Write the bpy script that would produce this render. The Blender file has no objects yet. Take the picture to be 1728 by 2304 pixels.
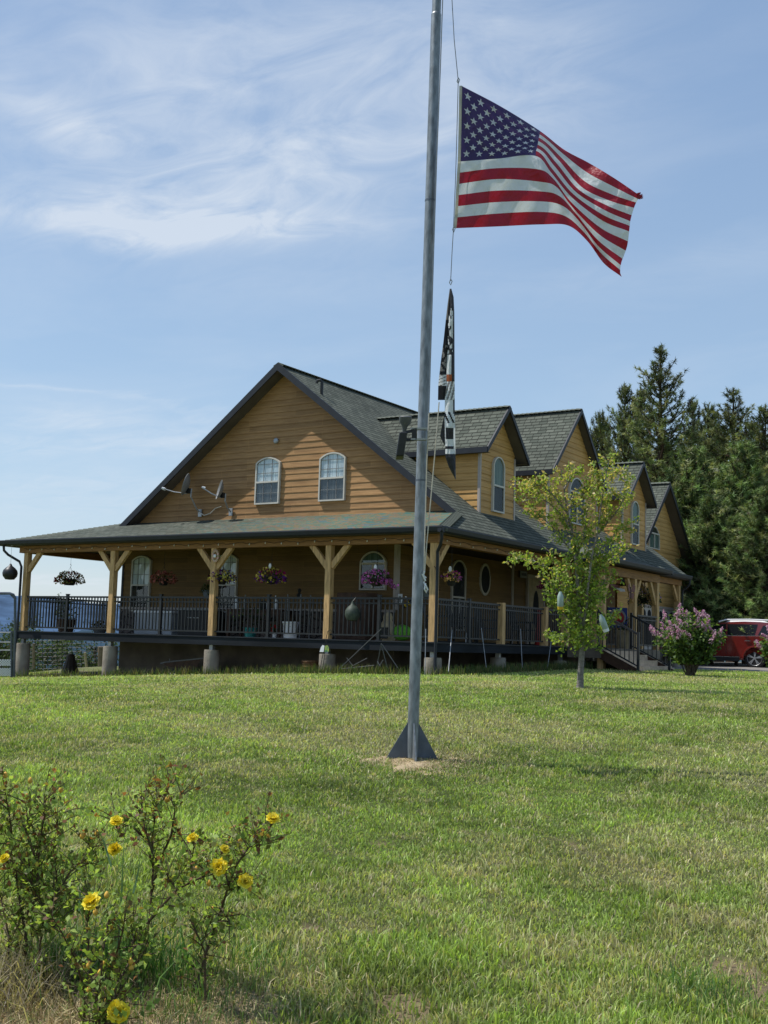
import bpy, math, random
import numpy as np
from mathutils import Vector, Matrix
random.seed(7); rng=np.random.default_rng(7)
S=bpy.context.scene; COL=S.collection
# ------------------------------------------------------------------ camera model (metres, X along the gable front, Y away)
FPX,YAW,PITCH,ROLL=2632.0,.57,.1123,.0293
fw=Vector((-math.sin(YAW)*math.cos(PITCH),math.cos(YAW)*math.cos(PITCH),math.sin(PITCH)))
rt0=Vector((math.cos(YAW),math.sin(YAW),0)); up0=rt0.cross(fw)
RT=rt0*math.cos(ROLL)+up0*math.sin(ROLL); UP=-rt0*math.sin(ROLL)+up0*math.cos(ROLL)
EYE=Vector((0,0,1.6))
def ray(u,v): return fw+RT*((u-864)/FPX)+UP*((1152-v)/FPX)
def at(u,v,ax,val):
    d=ray(u,v); return EYE+d*((val-EYE[ax])/d[ax])
def atd(u,v,dep): return EYE+ray(u,v)*dep
cam=bpy.data.cameras.new('camera'); cam.sensor_fit='VERTICAL'; cam.sensor_height=36; cam.lens=FPX/2304*36
cam.clip_end=12000; cam.clip_start=.05
co=bpy.data.objects.new('camera',cam); COL.objects.link(co)
M=Matrix((RT,UP,-fw)).transposed().to_4x4(); M.translation=EYE; co.matrix_world=M; S.camera=co
S.view_settings.view_transform='Standard'; S.view_settings.look='None'; S.view_settings.exposure=0; S.view_settings.gamma=1
# ------------------------------------------------------------------ light
az=Vector((.894,.447,0)).normalized(); EL=math.radians(59)
sd=Vector((az.x*math.cos(EL),az.y*math.cos(EL),-math.sin(EL)))
sl=bpy.data.lights.new('sun','SUN'); sl.energy=5.0; sl.angle=math.radians(.55); sl.color=(1,.968,.91)
so=bpy.data.objects.new('sun',sl); COL.objects.link(so); so.rotation_euler=sd.to_track_quat('-Z','Y').to_euler(); so.location=(-20,-10,30)
W=bpy.data.worlds.new('World'); S.world=W; W.use_nodes=True; wn=W.node_tree; wn.nodes.clear()
def N(nt,t,**k):
    n=nt.nodes.new(t)
    for a,b in k.items():
        if a.startswith('i_'): n.inputs[a[2:].replace('_',' ')].default_value=b
        else: setattr(n,a,b)
    return n
def L(nt,a,b): nt.links.new(a,b)
def mth(nt,op,a,b=None,c=None,clamp=False):
    n=nt.nodes.new('ShaderNodeMath'); n.operation=op; n.use_clamp=clamp
    for i,x in enumerate((a,b,c)):
        if x is None: continue
        if isinstance(x,(int,float)): n.inputs[i].default_value=x
        else: L(nt,x,n.inputs[i])
    return n.outputs[0]
def mixc(nt,f,a,b,mode='MIX'):
    n=nt.nodes.new('ShaderNodeMix'); n.data_type='RGBA'; n.blend_type=mode
    for s,x in ((n.inputs[0],f),(n.inputs[6],a),(n.inputs[7],b)):
        if isinstance(x,(int,float)): s.default_value=x
        elif isinstance(x,tuple): s.default_value=(x[0],x[1],x[2],1)
        else: L(nt,x,s)
    return n.outputs[2]
def world():
    nt=wn
    sky=N(nt,'ShaderNodeTexSky',sky_type='NISHITA',sun_disc=False); sky.sun_elevation=EL
    sky.sun_rotation=math.atan2(-az.x,-az.y); sky.air_density=1.2; sky.dust_density=.8; sky.ozone_density=2.2; sky.altitude=900
    tc=N(nt,'ShaderNodeTexCoord'); g=tc.outputs['Generated']
    sx=N(nt,'ShaderNodeSeparateXYZ'); L(nt,g,sx.inputs[0])
    # project directions on a cloud layer: x/z', y/z'
    zz=mth(nt,'MAXIMUM',mth(nt,'ADD',sx.outputs[2],.12),.05)
    cx=N(nt,'ShaderNodeCombineXYZ'); L(nt,mth(nt,'DIVIDE',sx.outputs[0],zz),cx.inputs[0]); L(nt,mth(nt,'DIVIDE',sx.outputs[1],zz),cx.inputs[1])
    mp=N(nt,'ShaderNodeMapping'); L(nt,cx.outputs[0],mp.inputs[0]); mp.inputs['Rotation'].default_value=(0,0,-YAW+.15); mp.inputs['Scale'].default_value=(.75,1.25,1)
    n1=N(nt,'ShaderNodeTexNoise'); L(nt,mp.outputs[0],n1.inputs[0]); n1.inputs['Scale'].default_value=1.3; n1.inputs['Detail'].default_value=9; n1.inputs['Roughness'].default_value=.58; n1.inputs['Distortion'].default_value=.5
    n2=N(nt,'ShaderNodeTexNoise'); L(nt,mp.outputs[0],n2.inputs[0]); n2.inputs['Scale'].default_value=6; n2.inputs['Detail'].default_value=8; n2.inputs['Roughness'].default_value=.62; n2.inputs['Distortion'].default_value=1.2
    def dotv(v):
        n=nt.nodes.new('ShaderNodeVectorMath'); n.operation='DOT_PRODUCT'; L(nt,g,n.inputs[0]); n.inputs[1].default_value=v; return n.outputs['Value']
    def blob(u,v,wu,wv,tilt,amp):
        # soft elongated bank of cirrus around one direction of the sky
        c=ray(u,v).normalized(); a=(RT*math.cos(tilt)+UP*math.sin(tilt)); a=(a-c*a.dot(c)).normalized(); b=c.cross(a)
        p=mth(nt,'DIVIDE',dotv(a),wu/FPX); q=mth(nt,'DIVIDE',mth(nt,'ADD',dotv(b),mth(nt,'MULTIPLY',mth(nt,'SUBTRACT',n1.outputs[0],.5),.10)),wv/FPX)
        r=mth(nt,'ADD',mth(nt,'MULTIPLY',p,p),mth(nt,'MULTIPLY',q,q))
        e=mth(nt,'EXPONENT',mth(nt,'MULTIPLY',r,-1.0)); f=mth(nt,'GREATER_THAN',dotv(c),0)
        return mth(nt,'MULTIPLY',mth(nt,'MULTIPLY',e,f),amp)
    bl=[blob(420,505,330,42,-.03,.95),blob(600,410,420,110,.1,.42),blob(560,200,620,210,.15,.50),blob(1120,150,220,190,-.5,.34),blob(90,260,150,35,-.3,.42),
        blob(300,985,430,45,0,.5),blob(200,1130,420,60,0,.3),blob(150,905,260,6,-.06,.28),blob(1500,600,300,50,.1,.16),blob(130,1310,420,28,0,.5),blob(760,640,420,60,0,.12)]
    m=bl[0]
    for b in bl[1:]: m=mth(nt,'ADD',m,b)
    tex=N(nt,'ShaderNodeMapRange'); L(nt,n2.outputs[0],tex.inputs[0]); tex.inputs[1].default_value=.33; tex.inputs[2].default_value=.68; tex.inputs[3].default_value=.30; tex.inputs[4].default_value=1.35
    m=mth(nt,'MULTIPLY',m,tex.outputs[0])
    gl=N(nt,'ShaderNodeMapRange'); L(nt,n1.outputs[0],gl.inputs[0]); gl.inputs[1].default_value=.45; gl.inputs[2].default_value=.8; gl.inputs[3].default_value=.05; gl.inputs[4].default_value=.34
    m=mth(nt,'ADD',m,gl.outputs[0],clamp=True)
    rp=N(nt,'ShaderNodeValToRGB'); L(nt,sx.outputs[2],rp.inputs[0]); cr=rp.color_ramp; cr.elements[0].position=0; cr.elements[0].color=(.66,.80,1.0,1); cr.elements[1].position=1; cr.elements[1].color=(.25,.42,.70,1)
    for p_,c_ in ((.15,(.53,.75,1.0)),(.45,(.36,.56,.88))): e=cr.elements.new(p_); e.color=(*c_,1)
    vm=N(nt,'ShaderNodeVectorMath'); vm.operation='SCALE'; L(nt,rp.outputs[0],vm.inputs[0]); vm.inputs['Scale'].default_value=5.15
    hz=mixc(nt,.6,sky.outputs[0],vm.outputs[0])
    mx=mixc(nt,mth(nt,'MULTIPLY',m,.70),hz,(5.2,5.6,6.1))
    bg=N(nt,'ShaderNodeBackground'); L(nt,mx,bg.inputs[0]); bg.inputs[1].default_value=SKYS
    o=N(nt,'ShaderNodeOutputWorld'); L(nt,bg.outputs[0],o.inputs[0])
SKYS=.148
world()
# ------------------------------------------------------------------ materials
def mat(name,col,rough=.7,var=.15,scale=6,bump=0,bscale=None,metal=0,spec=.3,col2=None,coord='Object',trans=None,detail=5,stretch=None,coat=0,alpha=None):
    m=bpy.data.materials.new(name); m.use_nodes=True; nt=m.node_tree; b=nt.nodes['Principled BSDF']; out=nt.nodes['Material Output']
    b.inputs['Roughness'].default_value=rough; b.inputs['Metallic'].default_value=metal; b.inputs['Specular IOR Level'].default_value=spec
    if coat: b.inputs['Coat Weight'].default_value=coat; b.inputs['Coat Roughness'].default_value=.06
    tc=N(nt,'ShaderNodeTexCoord'); src=tc.outputs[coord]
    if stretch:
        mp=N(nt,'ShaderNodeMapping'); L(nt,src,mp.inputs[0]); mp.inputs['Scale'].default_value=stretch; src=mp.outputs[0]
    n=N(nt,'ShaderNodeTexNoise'); L(nt,src,n.inputs[0]); n.inputs['Scale'].default_value=scale; n.inputs['Detail'].default_value=detail
    rp=N(nt,'ShaderNodeMapRange'); L(nt,n.outputs[0],rp.inputs[0]); rp.inputs[1].default_value=.3; rp.inputs[2].default_value=.7
    dk=tuple(c*(1-var) for c in col) if col2 is None else col2
    lt=tuple(min(1,c*(1+var)) for c in col) if col2 is None else col
    c=mixc(nt,rp.outputs[0],dk,lt); L(nt,c,b.inputs['Base Color'])
    if bump:
        n2=N(nt,'ShaderNodeTexNoise'); L(nt,src,n2.inputs[0]); n2.inputs['Scale'].default_value=bscale or scale*4; n2.inputs['Detail'].default_value=6
        bp=N(nt,'ShaderNodeBump'); bp.inputs['Strength'].default_value=bump; bp.inputs['Distance'].default_value=.02; L(nt,n2.outputs[0],bp.inputs['Height']); L(nt,bp.outputs[0],b.inputs['Normal'])
    if trans:
        t=N(nt,'ShaderNodeBsdfTranslucent'); L(nt,mixc(nt,1.0,c,(trans[1]),'MULTIPLY'),t.inputs[0]); ms=N(nt,'ShaderNodeMixShader'); ms.inputs[0].default_value=trans[0]
        L(nt,b.outputs[0],ms.inputs[1]); L(nt,t.outputs[0],ms.inputs[2]); L(nt,ms.outputs[0],out.inputs[0])
    return m
MT={}
def leafmat(name,attr=True,base=(.08,.12,.03),trans=.35,rough=.5,tint=(1.3,1.3,.5),spec=.25):
    m=bpy.data.materials.new(name); m.use_nodes=True; nt=m.node_tree; b=nt.nodes['Principled BSDF']; out=nt.nodes['Material Output']
    b.inputs['Roughness'].default_value=rough; b.inputs['Specular IOR Level'].default_value=spec
    if attr:
        a=N(nt,'ShaderNodeAttribute'); a.attribute_name='col'; c=a.outputs['Color']
    else:
        r=N(nt,'ShaderNodeRGB'); r.outputs[0].default_value=(*base,1); c=r.outputs[0]
    L(nt,c,b.inputs['Base Color'])
    t=N(nt,'ShaderNodeBsdfTranslucent'); L(nt,mixc(nt,1.0,c,tint,'MULTIPLY'),t.inputs[0]); ms=N(nt,'ShaderNodeMixShader'); ms.inputs[0].default_value=trans
    L(nt,b.outputs[0],ms.inputs[1]); L(nt,t.outputs[0],ms.inputs[2]); L(nt,ms.outputs[0],out.inputs[0]); return m
def siding_mat(name,c1,c2,exp=.165):
    m=bpy.data.materials.new(name); m.use_nodes=True; nt=m.node_tree; b=nt.nodes['Principled BSDF']; b.inputs['Roughness'].default_value=.62; b.inputs['Specular IOR Level'].default_value=.25
    tc=N(nt,'ShaderNodeTexCoord'); uv=N(nt,'ShaderNodeUVMap')
    br=N(nt,'ShaderNodeTexBrick'); L(nt,uv.outputs[0],br.inputs[0]); br.offset=.37; br.offset_frequency=3; br.inputs['Scale'].default_value=1; br.inputs['Brick Width'].default_value=2.4; br.inputs['Row Height'].default_value=exp; br.inputs['Mortar Size'].default_value=.004
    br.inputs['Color1'].default_value=(.55,.55,.55,1); br.inputs['Color2'].default_value=(1.12,1.12,1.12,1); br.inputs['Mortar'].default_value=(1.7,1.6,1.5,1); br.inputs['Bias'].default_value=.25
    mp=N(nt,'ShaderNodeMapping'); L(nt,uv.outputs[0],mp.inputs[0]); mp.inputs['Scale'].default_value=(.6,9,1)
    n=N(nt,'ShaderNodeTexNoise'); L(nt,mp.outputs[0],n.inputs[0]); n.inputs['Scale'].default_value=4; n.inputs['Detail'].default_value=8; n.inputs['Roughness'].default_value=.65
    n3=N(nt,'ShaderNodeTexNoise'); L(nt,uv.outputs[0],n3.inputs[0]); n3.inputs['Scale'].default_value=.45; n3.inputs['Detail'].default_value=3
    f=N(nt,'ShaderNodeMapRange'); L(nt,n.outputs[0],f.inputs[0]); f.inputs[1].default_value=.3; f.inputs[2].default_value=.72
    c=mixc(nt,f.outputs[0],c2,c1)
    f3=N(nt,'ShaderNodeMapRange'); L(nt,n3.outputs[0],f3.inputs[0]); f3.inputs[1].default_value=.35; f3.inputs[2].default_value=.65; f3.inputs[3].default_value=.84; f3.inputs[4].default_value=1.1
    g=N(nt,'ShaderNodeCombineColor'); [L(nt,f3.outputs[0],g.inputs[i]) for i in range(3)]
    c=mixc(nt,1.0,c,g.outputs[0],'MULTIPLY'); c=mixc(nt,.55,c,br.outputs[0],'MULTIPLY')
    L(nt,c,b.inputs['Base Color'])
    bp=N(nt,'ShaderNodeBump'); bp.inputs['Strength'].default_value=.25; bp.inputs['Distance'].default_value=.01; L(nt,n.outputs[0],bp.inputs['Height']); L(nt,bp.outputs[0],b.inputs['Normal'])
    return m
def shingle_mat(name,ca,cb,rainbow=False,row=.145,dark=.25):
    m=bpy.data.materials.new(name); m.use_nodes=True; nt=m.node_tree; b=nt.nodes['Principled BSDF']; b.inputs['Roughness'].default_value=.9; b.inputs['Specular IOR Level'].default_value=.12
    uv=N(nt,'ShaderNodeUVMap'); geo=N(nt,'ShaderNodeNewGeometry')
    nw=N(nt,'ShaderNodeTexNoise'); L(nt,uv.outputs[0],nw.inputs[0]); nw.inputs['Scale'].default_value=.9; nw.inputs['Detail'].default_value=2
    va=N(nt,'ShaderNodeVectorMath'); va.operation='MULTIPLY_ADD'; L(nt,nw.outputs['Color'],va.inputs[0]); va.inputs[1].default_value=(.05,.03,0); L(nt,uv.outputs[0],va.inputs[2])
    br=N(nt,'ShaderNodeTexBrick'); L(nt,va.outputs[0],br.inputs[0]); br.offset=.43; br.offset_frequency=2; br.squash=.72; br.squash_frequency=3; br.inputs['Scale'].default_value=1; br.inputs['Brick Width'].default_value=.25; br.inputs['Row Height'].default_value=row; br.inputs['Mortar Size'].default_value=.012; br.inputs['Mortar Smooth'].default_value=.3; br.inputs['Bias'].default_value=-.1
    br.inputs['Color1'].default_value=(*ca,1); br.inputs['Color2'].default_value=(*cb,1); br.inputs['Mortar'].default_value=(ca[0]*dark,ca[1]*dark,ca[2]*dark,1)
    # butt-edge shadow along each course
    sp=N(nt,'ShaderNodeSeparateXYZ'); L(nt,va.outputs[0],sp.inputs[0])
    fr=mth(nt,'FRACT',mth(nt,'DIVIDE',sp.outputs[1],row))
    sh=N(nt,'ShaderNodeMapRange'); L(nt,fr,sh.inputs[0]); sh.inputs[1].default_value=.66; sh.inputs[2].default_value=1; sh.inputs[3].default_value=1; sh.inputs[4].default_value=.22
    n=N(nt,'ShaderNodeTexNoise'); L(nt,uv.outputs[0],n.inputs[0]); n.inputs['Scale'].default_value=60; n.inputs['Detail'].default_value=3
    nr=N(nt,'ShaderNodeMapRange'); L(nt,n.outputs[0],nr.inputs[0]); nr.inputs[3].default_value=.6; nr.inputs[4].default_value=1.4
    nl=N(nt,'ShaderNodeTexNoise'); L(nt,uv.outputs[0],nl.inputs[0]); nl.inputs['Scale'].default_value=.5; nl.inputs['Detail'].default_value=5
    nlr=N(nt,'ShaderNodeMapRange'); L(nt,nl.outputs[0],nlr.inputs[0]); nlr.inputs[1].default_value=.3; nlr.inputs[2].default_value=.7; nlr.inputs[3].default_value=.82; nlr.inputs[4].default_value=1.15
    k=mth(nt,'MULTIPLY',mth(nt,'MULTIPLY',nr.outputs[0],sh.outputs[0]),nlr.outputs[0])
    g=N(nt,'ShaderNodeCombineColor'); [L(nt,k,g.inputs[i]) for i in range(3)]
    base=br.outputs[0]
    if rainbow:
        # weathered blend shingles: teal, rust and moss patches towards the corner
        px=N(nt,'ShaderNodeSeparateXYZ'); L(nt,geo.outputs['Position'],px.inputs[0])
        f=N(nt,'ShaderNodeMapRange'); L(nt,px.outputs[0],f.inputs[0]); f.inputs[1].default_value=-20.8; f.inputs[2].default_value=-16.5; f.inputs[3].default_value=.04; f.inputs[4].default_value=.75
        mp=N(nt,'ShaderNodeMapping'); L(nt,va.outputs[0],mp.inputs[0]); mp.inputs['Scale'].default_value=(1.0,1.9,1); mp.inputs['Rotation'].default_value=(0,0,.5)
        vo=N(nt,'ShaderNodeTexNoise'); L(nt,mp.outputs[0],vo.inputs[0]); vo.inputs['Scale'].default_value=2.1; vo.inputs['Detail'].default_value=3
        rr=N(nt,'ShaderNodeMapRange'); L(nt,vo.outputs[0],rr.inputs[0]); rr.inputs[1].default_value=.34; rr.inputs[2].default_value=.66; r=N(nt,'ShaderNodeValToRGB'); L(nt,rr.outputs[0],r.inputs[0]); cr=r.color_ramp; cr.elements[0].position=.08; cr.elements[0].color=(.05,.17,.16,1); cr.elements[1].position=.95; cr.elements[1].color=(.05,.15,.18,1)
        for p,c in ((.25,(.10,.15,.09)),(.36,(.27,.14,.07)),(.46,(.17,.165,.09)),(.55,(.06,.16,.15)),(.66,(.12,.15,.08)),(.78,(.27,.13,.08))): e=cr.elements.new(p); e.color=(*c,1)
        base=mixc(nt,f.outputs[0],base,r.outputs[0])
    L(nt,mixc(nt,1.0,base,g.outputs[0],'MULTIPLY'),b.inputs['Base Color'])
    bp=N(nt,'ShaderNodeBump'); bp.inputs['Strength'].default_value=.7; bp.inputs['Distance'].default_value=.012
    L(nt,mth(nt,'SUBTRACT',1.0,fr),bp.inputs['Height']); L(nt,bp.outputs[0],b.inputs['Normal'])
    return m
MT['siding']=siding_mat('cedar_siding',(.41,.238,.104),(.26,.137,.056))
MT['siding_side']=siding_mat('skylit_siding',(.58,.345,.125),(.44,.245,.08))  # sky-lit brightness of the shaded side walls raised in the board colour
MT['siding_garage']=siding_mat('garage_siding',(.66,.42,.16),(.50,.29,.10))  # lightest copy of the siding, the wall's lit look put into the colour
MT['siding_low']=siding_mat('porch_shade_siding',(.21,.125,.042),(.15,.085,.027))  # darker copy of the siding, porch shade put into the colour
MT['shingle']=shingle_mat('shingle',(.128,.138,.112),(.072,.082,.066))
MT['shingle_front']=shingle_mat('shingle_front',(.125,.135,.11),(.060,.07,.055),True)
MT['trim_dark']=mat('dark_trim',(.020,.023,.030),.5,.15,5)
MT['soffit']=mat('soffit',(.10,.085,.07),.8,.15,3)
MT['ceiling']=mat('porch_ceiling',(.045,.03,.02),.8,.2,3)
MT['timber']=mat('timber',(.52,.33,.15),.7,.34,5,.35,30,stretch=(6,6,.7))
MT['timber_beam']=mat('beam_timber',(.27,.135,.045),.65,.28,5,.25,30,stretch=(.7,.7,6))  # timber darkened, the shadow under the eave is in the colour
MT['metal_black']=mat('black_metal',(.016,.017,.019),.45,.2,10,spec=.4)
MT['fascia']=mat('deck_skirt_metal',(.018,.021,.026),.75,.35,1.2,.12,3,spec=.12,stretch=(.6,.6,3))
MT['decking']=mat('decking',(.16,.13,.10),.8,.2,4)
MT['concrete']=mat('concrete',(.30,.27,.22),.9,.28,3,.5,30,col2=(.17,.14,.11))
MT['foundation']=mat('foundation',(.17,.14,.11),.9,.3,2,.3,14)
MT['trimc']=mat('pale_trim',(.42,.36,.32),.6,.1,4)
MT['white']=mat('white_frame',(.55,.52,.46),.5,.06,4)
MT['beige_frame']=mat('beige_frame',(.5,.45,.38),.5,.08,4)
MT['galv']=mat('galvanised',(.20,.222,.24),.45,.38,9,.12,16,metal=.35,spec=.5,stretch=(3,3,1))
MT['galv2']=mat('galvanised_fin',(.10,.118,.145),.5,.2,9,.15,20,metal=.3,spec=.4)
MT['steel']=mat('steel_grey',(.32,.33,.34),.4,.15,9,metal=.5,spec=.5)
MT['dishg']=mat('dish_grey',(.22,.22,.22),.5,.12,9,spec=.4)
MT['rope']=mat('rope',(.55,.5,.42),.9,.15,40)
MT['cable']=mat('halyard_cable',(.16,.18,.21),.6,.15,40)
MT['rodg']=mat('rod_grey',(.10,.105,.11),.5,.1,9,spec=.3)
MT['terra']=mat('brown_pot',(.10,.05,.03),.7,.2,9)
MT['black_pot']=mat('black_pot',(.018,.016,.014),.6,.2,9)
MT['teal']=mat('teal_pot',(.02,.22,.22),.35,.1,9,spec=.5)
MT['grey_pot']=mat('grey_pot',(.12,.14,.16),.6,.1,9)
MT['wood_dark']=mat('dark_wood',(.07,.035,.02),.6,.3,8,.2,30)
MT['wood_grey']=mat('weathered_wood',(.20,.15,.10),.8,.25,8,.3,30)
MT['step']=mat('step_boards',(.55,.42,.30),.8,.2,6,.2,40)
MT['wicker']=mat('wicker',(.17,.09,.04),.8,.4,40,.6,60)
MT['red']=mat('red_plastic',(.45,.02,.02),.4,.1,9)
MT['lime']=mat('lime_fabric',(.12,.36,.03),.6,.12,9)
MT['chest']=mat('white_chest',(.40,.42,.44),.5,.08,3)
MT['whitep']=mat('white_plastic',(.75,.76,.78),.35,.04,9,spec=.5)
MT['beige']=mat('beige_ceramic',(.42,.33,.2),.6,.2,7)
MT['bark']=mat('bark',(.16,.13,.10),.9,.35,22,.8,40,col2=(.07,.055,.04),stretch=(1,1,.35))
MT['bark_pine']=mat('pine_bark',(.11,.065,.04),.9,.35,6,.8,10,col2=(.035,.025,.018),stretch=(1,1,.3))
MT['bark_grey']=mat('grey_bark',(.27,.25,.23),.85,.3,30,.4,50,col2=(.14,.12,.10))
MT['stem']=mat('rose_stem',(.075,.035,.022),.7,.4,30,col2=(.09,.075,.04))
MT['soil']=mat('soil',(.13,.095,.065),.95,.35,3,.9,25,col2=(.05,.038,.028))
MT['straw']=leafmat('straw',trans=.2,tint=(1.1,1.0,.8))
MT['leaf']=leafmat('leaf',trans=.48); MT['needle']=leafmat('needle',trans=.22,rough=.6); MT['petal']=leafmat('petal',trans=.35,tint=(1.1,1.1,1.0),rough=.6)
MT['grass']=leafmat('grass_blade',trans=.45,rough=.45,spec=.35,tint=(1.2,1.25,.5))
def glass_mat(k=.45,k0=.05):
    m=bpy.data.materials.new('window_glass'); m.use_nodes=True; nt=m.node_tree; nt.nodes.clear()
    o=N(nt,'ShaderNodeOutputMaterial'); t=N(nt,'ShaderNodeBsdfTransparent'); t.inputs[0].default_value=(.94,.97,.96,1); g=N(nt,'ShaderNodeBsdfGlossy'); g.inputs['Roughness'].default_value=.03; g.inputs[0].default_value=(.9,.95,1,1)
    lw=N(nt,'ShaderNodeLayerWeight'); lw.inputs[0].default_value=.30; tcx=N(nt,'ShaderNodeTexCoord'); nn=N(nt,'ShaderNodeTexNoise'); L(nt,tcx.outputs['Object'],nn.inputs[0]); nn.inputs['Scale'].default_value=1.2
    bp=N(nt,'ShaderNodeBump'); bp.inputs['Strength'].default_value=.08; bp.inputs['Distance'].default_value=.05; L(nt,nn.outputs[0],bp.inputs['Height']); L(nt,bp.outputs[0],g.inputs['Normal'])
    ms=N(nt,'ShaderNodeMixShader'); L(nt,mth(nt,'ADD',mth(nt,'MULTIPLY',lw.outputs['Fresnel'],k),k0,clamp=True),ms.inputs[0]); L(nt,t.outputs[0],ms.inputs[1]); L(nt,g.outputs[0],ms.inputs[2]); L(nt,ms.outputs[0],o.inputs[0]); return m
MT['glass']=glass_mat(); MT['glass_side']=glass_mat(.16,.03)
def curtain_mat(name,c1,c2,sc=22):
    m=bpy.data.materials.new(name); m.use_nodes=True; nt=m.node_tree; b=nt.nodes['Principled BSDF']; b.inputs['Roughness'].default_value=.9
    uv=N(nt,'ShaderNodeUVMap'); mp=N(nt,'ShaderNodeMapping'); L(nt,uv.outputs[0],mp.inputs[0]); mp.inputs['Scale'].default_value=(sc,.8,1)
    n=N(nt,'ShaderNodeTexNoise'); L(nt,mp.outputs[0],n.inputs[0]); n.inputs['Scale'].default_value=1; n.inputs['Detail'].default_value=3
    r=N(nt,'ShaderNodeMapRange'); L(nt,n.outputs[0],r.inputs[0]); r.inputs[1].default_value=.35; r.inputs[2].default_value=.65
    L(nt,mixc(nt,r.outputs[0],c2,c1),b.inputs['Base Color']); return m
MT['curtain']=curtain_mat('curtain',(.80,.86,.90),(.45,.50,.55)); MT['screen']=curtain_mat('screen',(.10,.115,.125),(.05,.06,.065),14)
MT['curtain_green']=curtain_mat('curtain_green',(.16,.22,.19),(.05,.09,.08)); MT['dark_in']=curtain_mat('dark_interior',(.02,.022,.024),(.008,.01,.01),3)
def stone_mat():
    m=bpy.data.materials.new('stone_veneer'); m.use_nodes=True; nt=m.node_tree; b=nt.nodes['Principled BSDF']; b.inputs['Roughness'].default_value=.85
    uv=N(nt,'ShaderNodeUVMap'); nw=N(nt,'ShaderNodeTexNoise'); L(nt,uv.outputs[0],nw.inputs[0]); nw.inputs['Scale'].default_value=5
    va=N(nt,'ShaderNodeVectorMath'); va.operation='MULTIPLY_ADD'; L(nt,nw.outputs['Color'],va.inputs[0]); va.inputs[1].default_value=(.09,.09,0); L(nt,uv.outputs[0],va.inputs[2])
    v=N(nt,'ShaderNodeTexVoronoi'); v.feature='DISTANCE_TO_EDGE'; L(nt,va.outputs[0],v.inputs[0]); v.inputs['Scale'].default_value=4.2
    v2=N(nt,'ShaderNodeTexVoronoi'); L(nt,va.outputs[0],v2.inputs[0]); v2.inputs['Scale'].default_value=4.2
    e=N(nt,'ShaderNodeMapRange'); L(nt,v.outputs[0],e.inputs[0]); e.inputs[1].default_value=.02; e.inputs[2].default_value=.07
    hs=N(nt,'ShaderNodeSeparateColor'); L(nt,v2.outputs['Color'],hs.inputs[0])
    c=mixc(nt,hs.outputs[0],(.085,.07,.065),(.17,.13,.11)); c=mixc(nt,e.outputs[0],(.02,.018,.017),c); L(nt,c,b.inputs['Base Color'])
    bp=N(nt,'ShaderNodeBump'); bp.inputs['Distance'].default_value=.03; L(nt,e.outputs[0],bp.inputs['Height']); L(nt,bp.outputs[0],b.inputs['Normal']); return m
MT['stone']=stone_mat()
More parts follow.
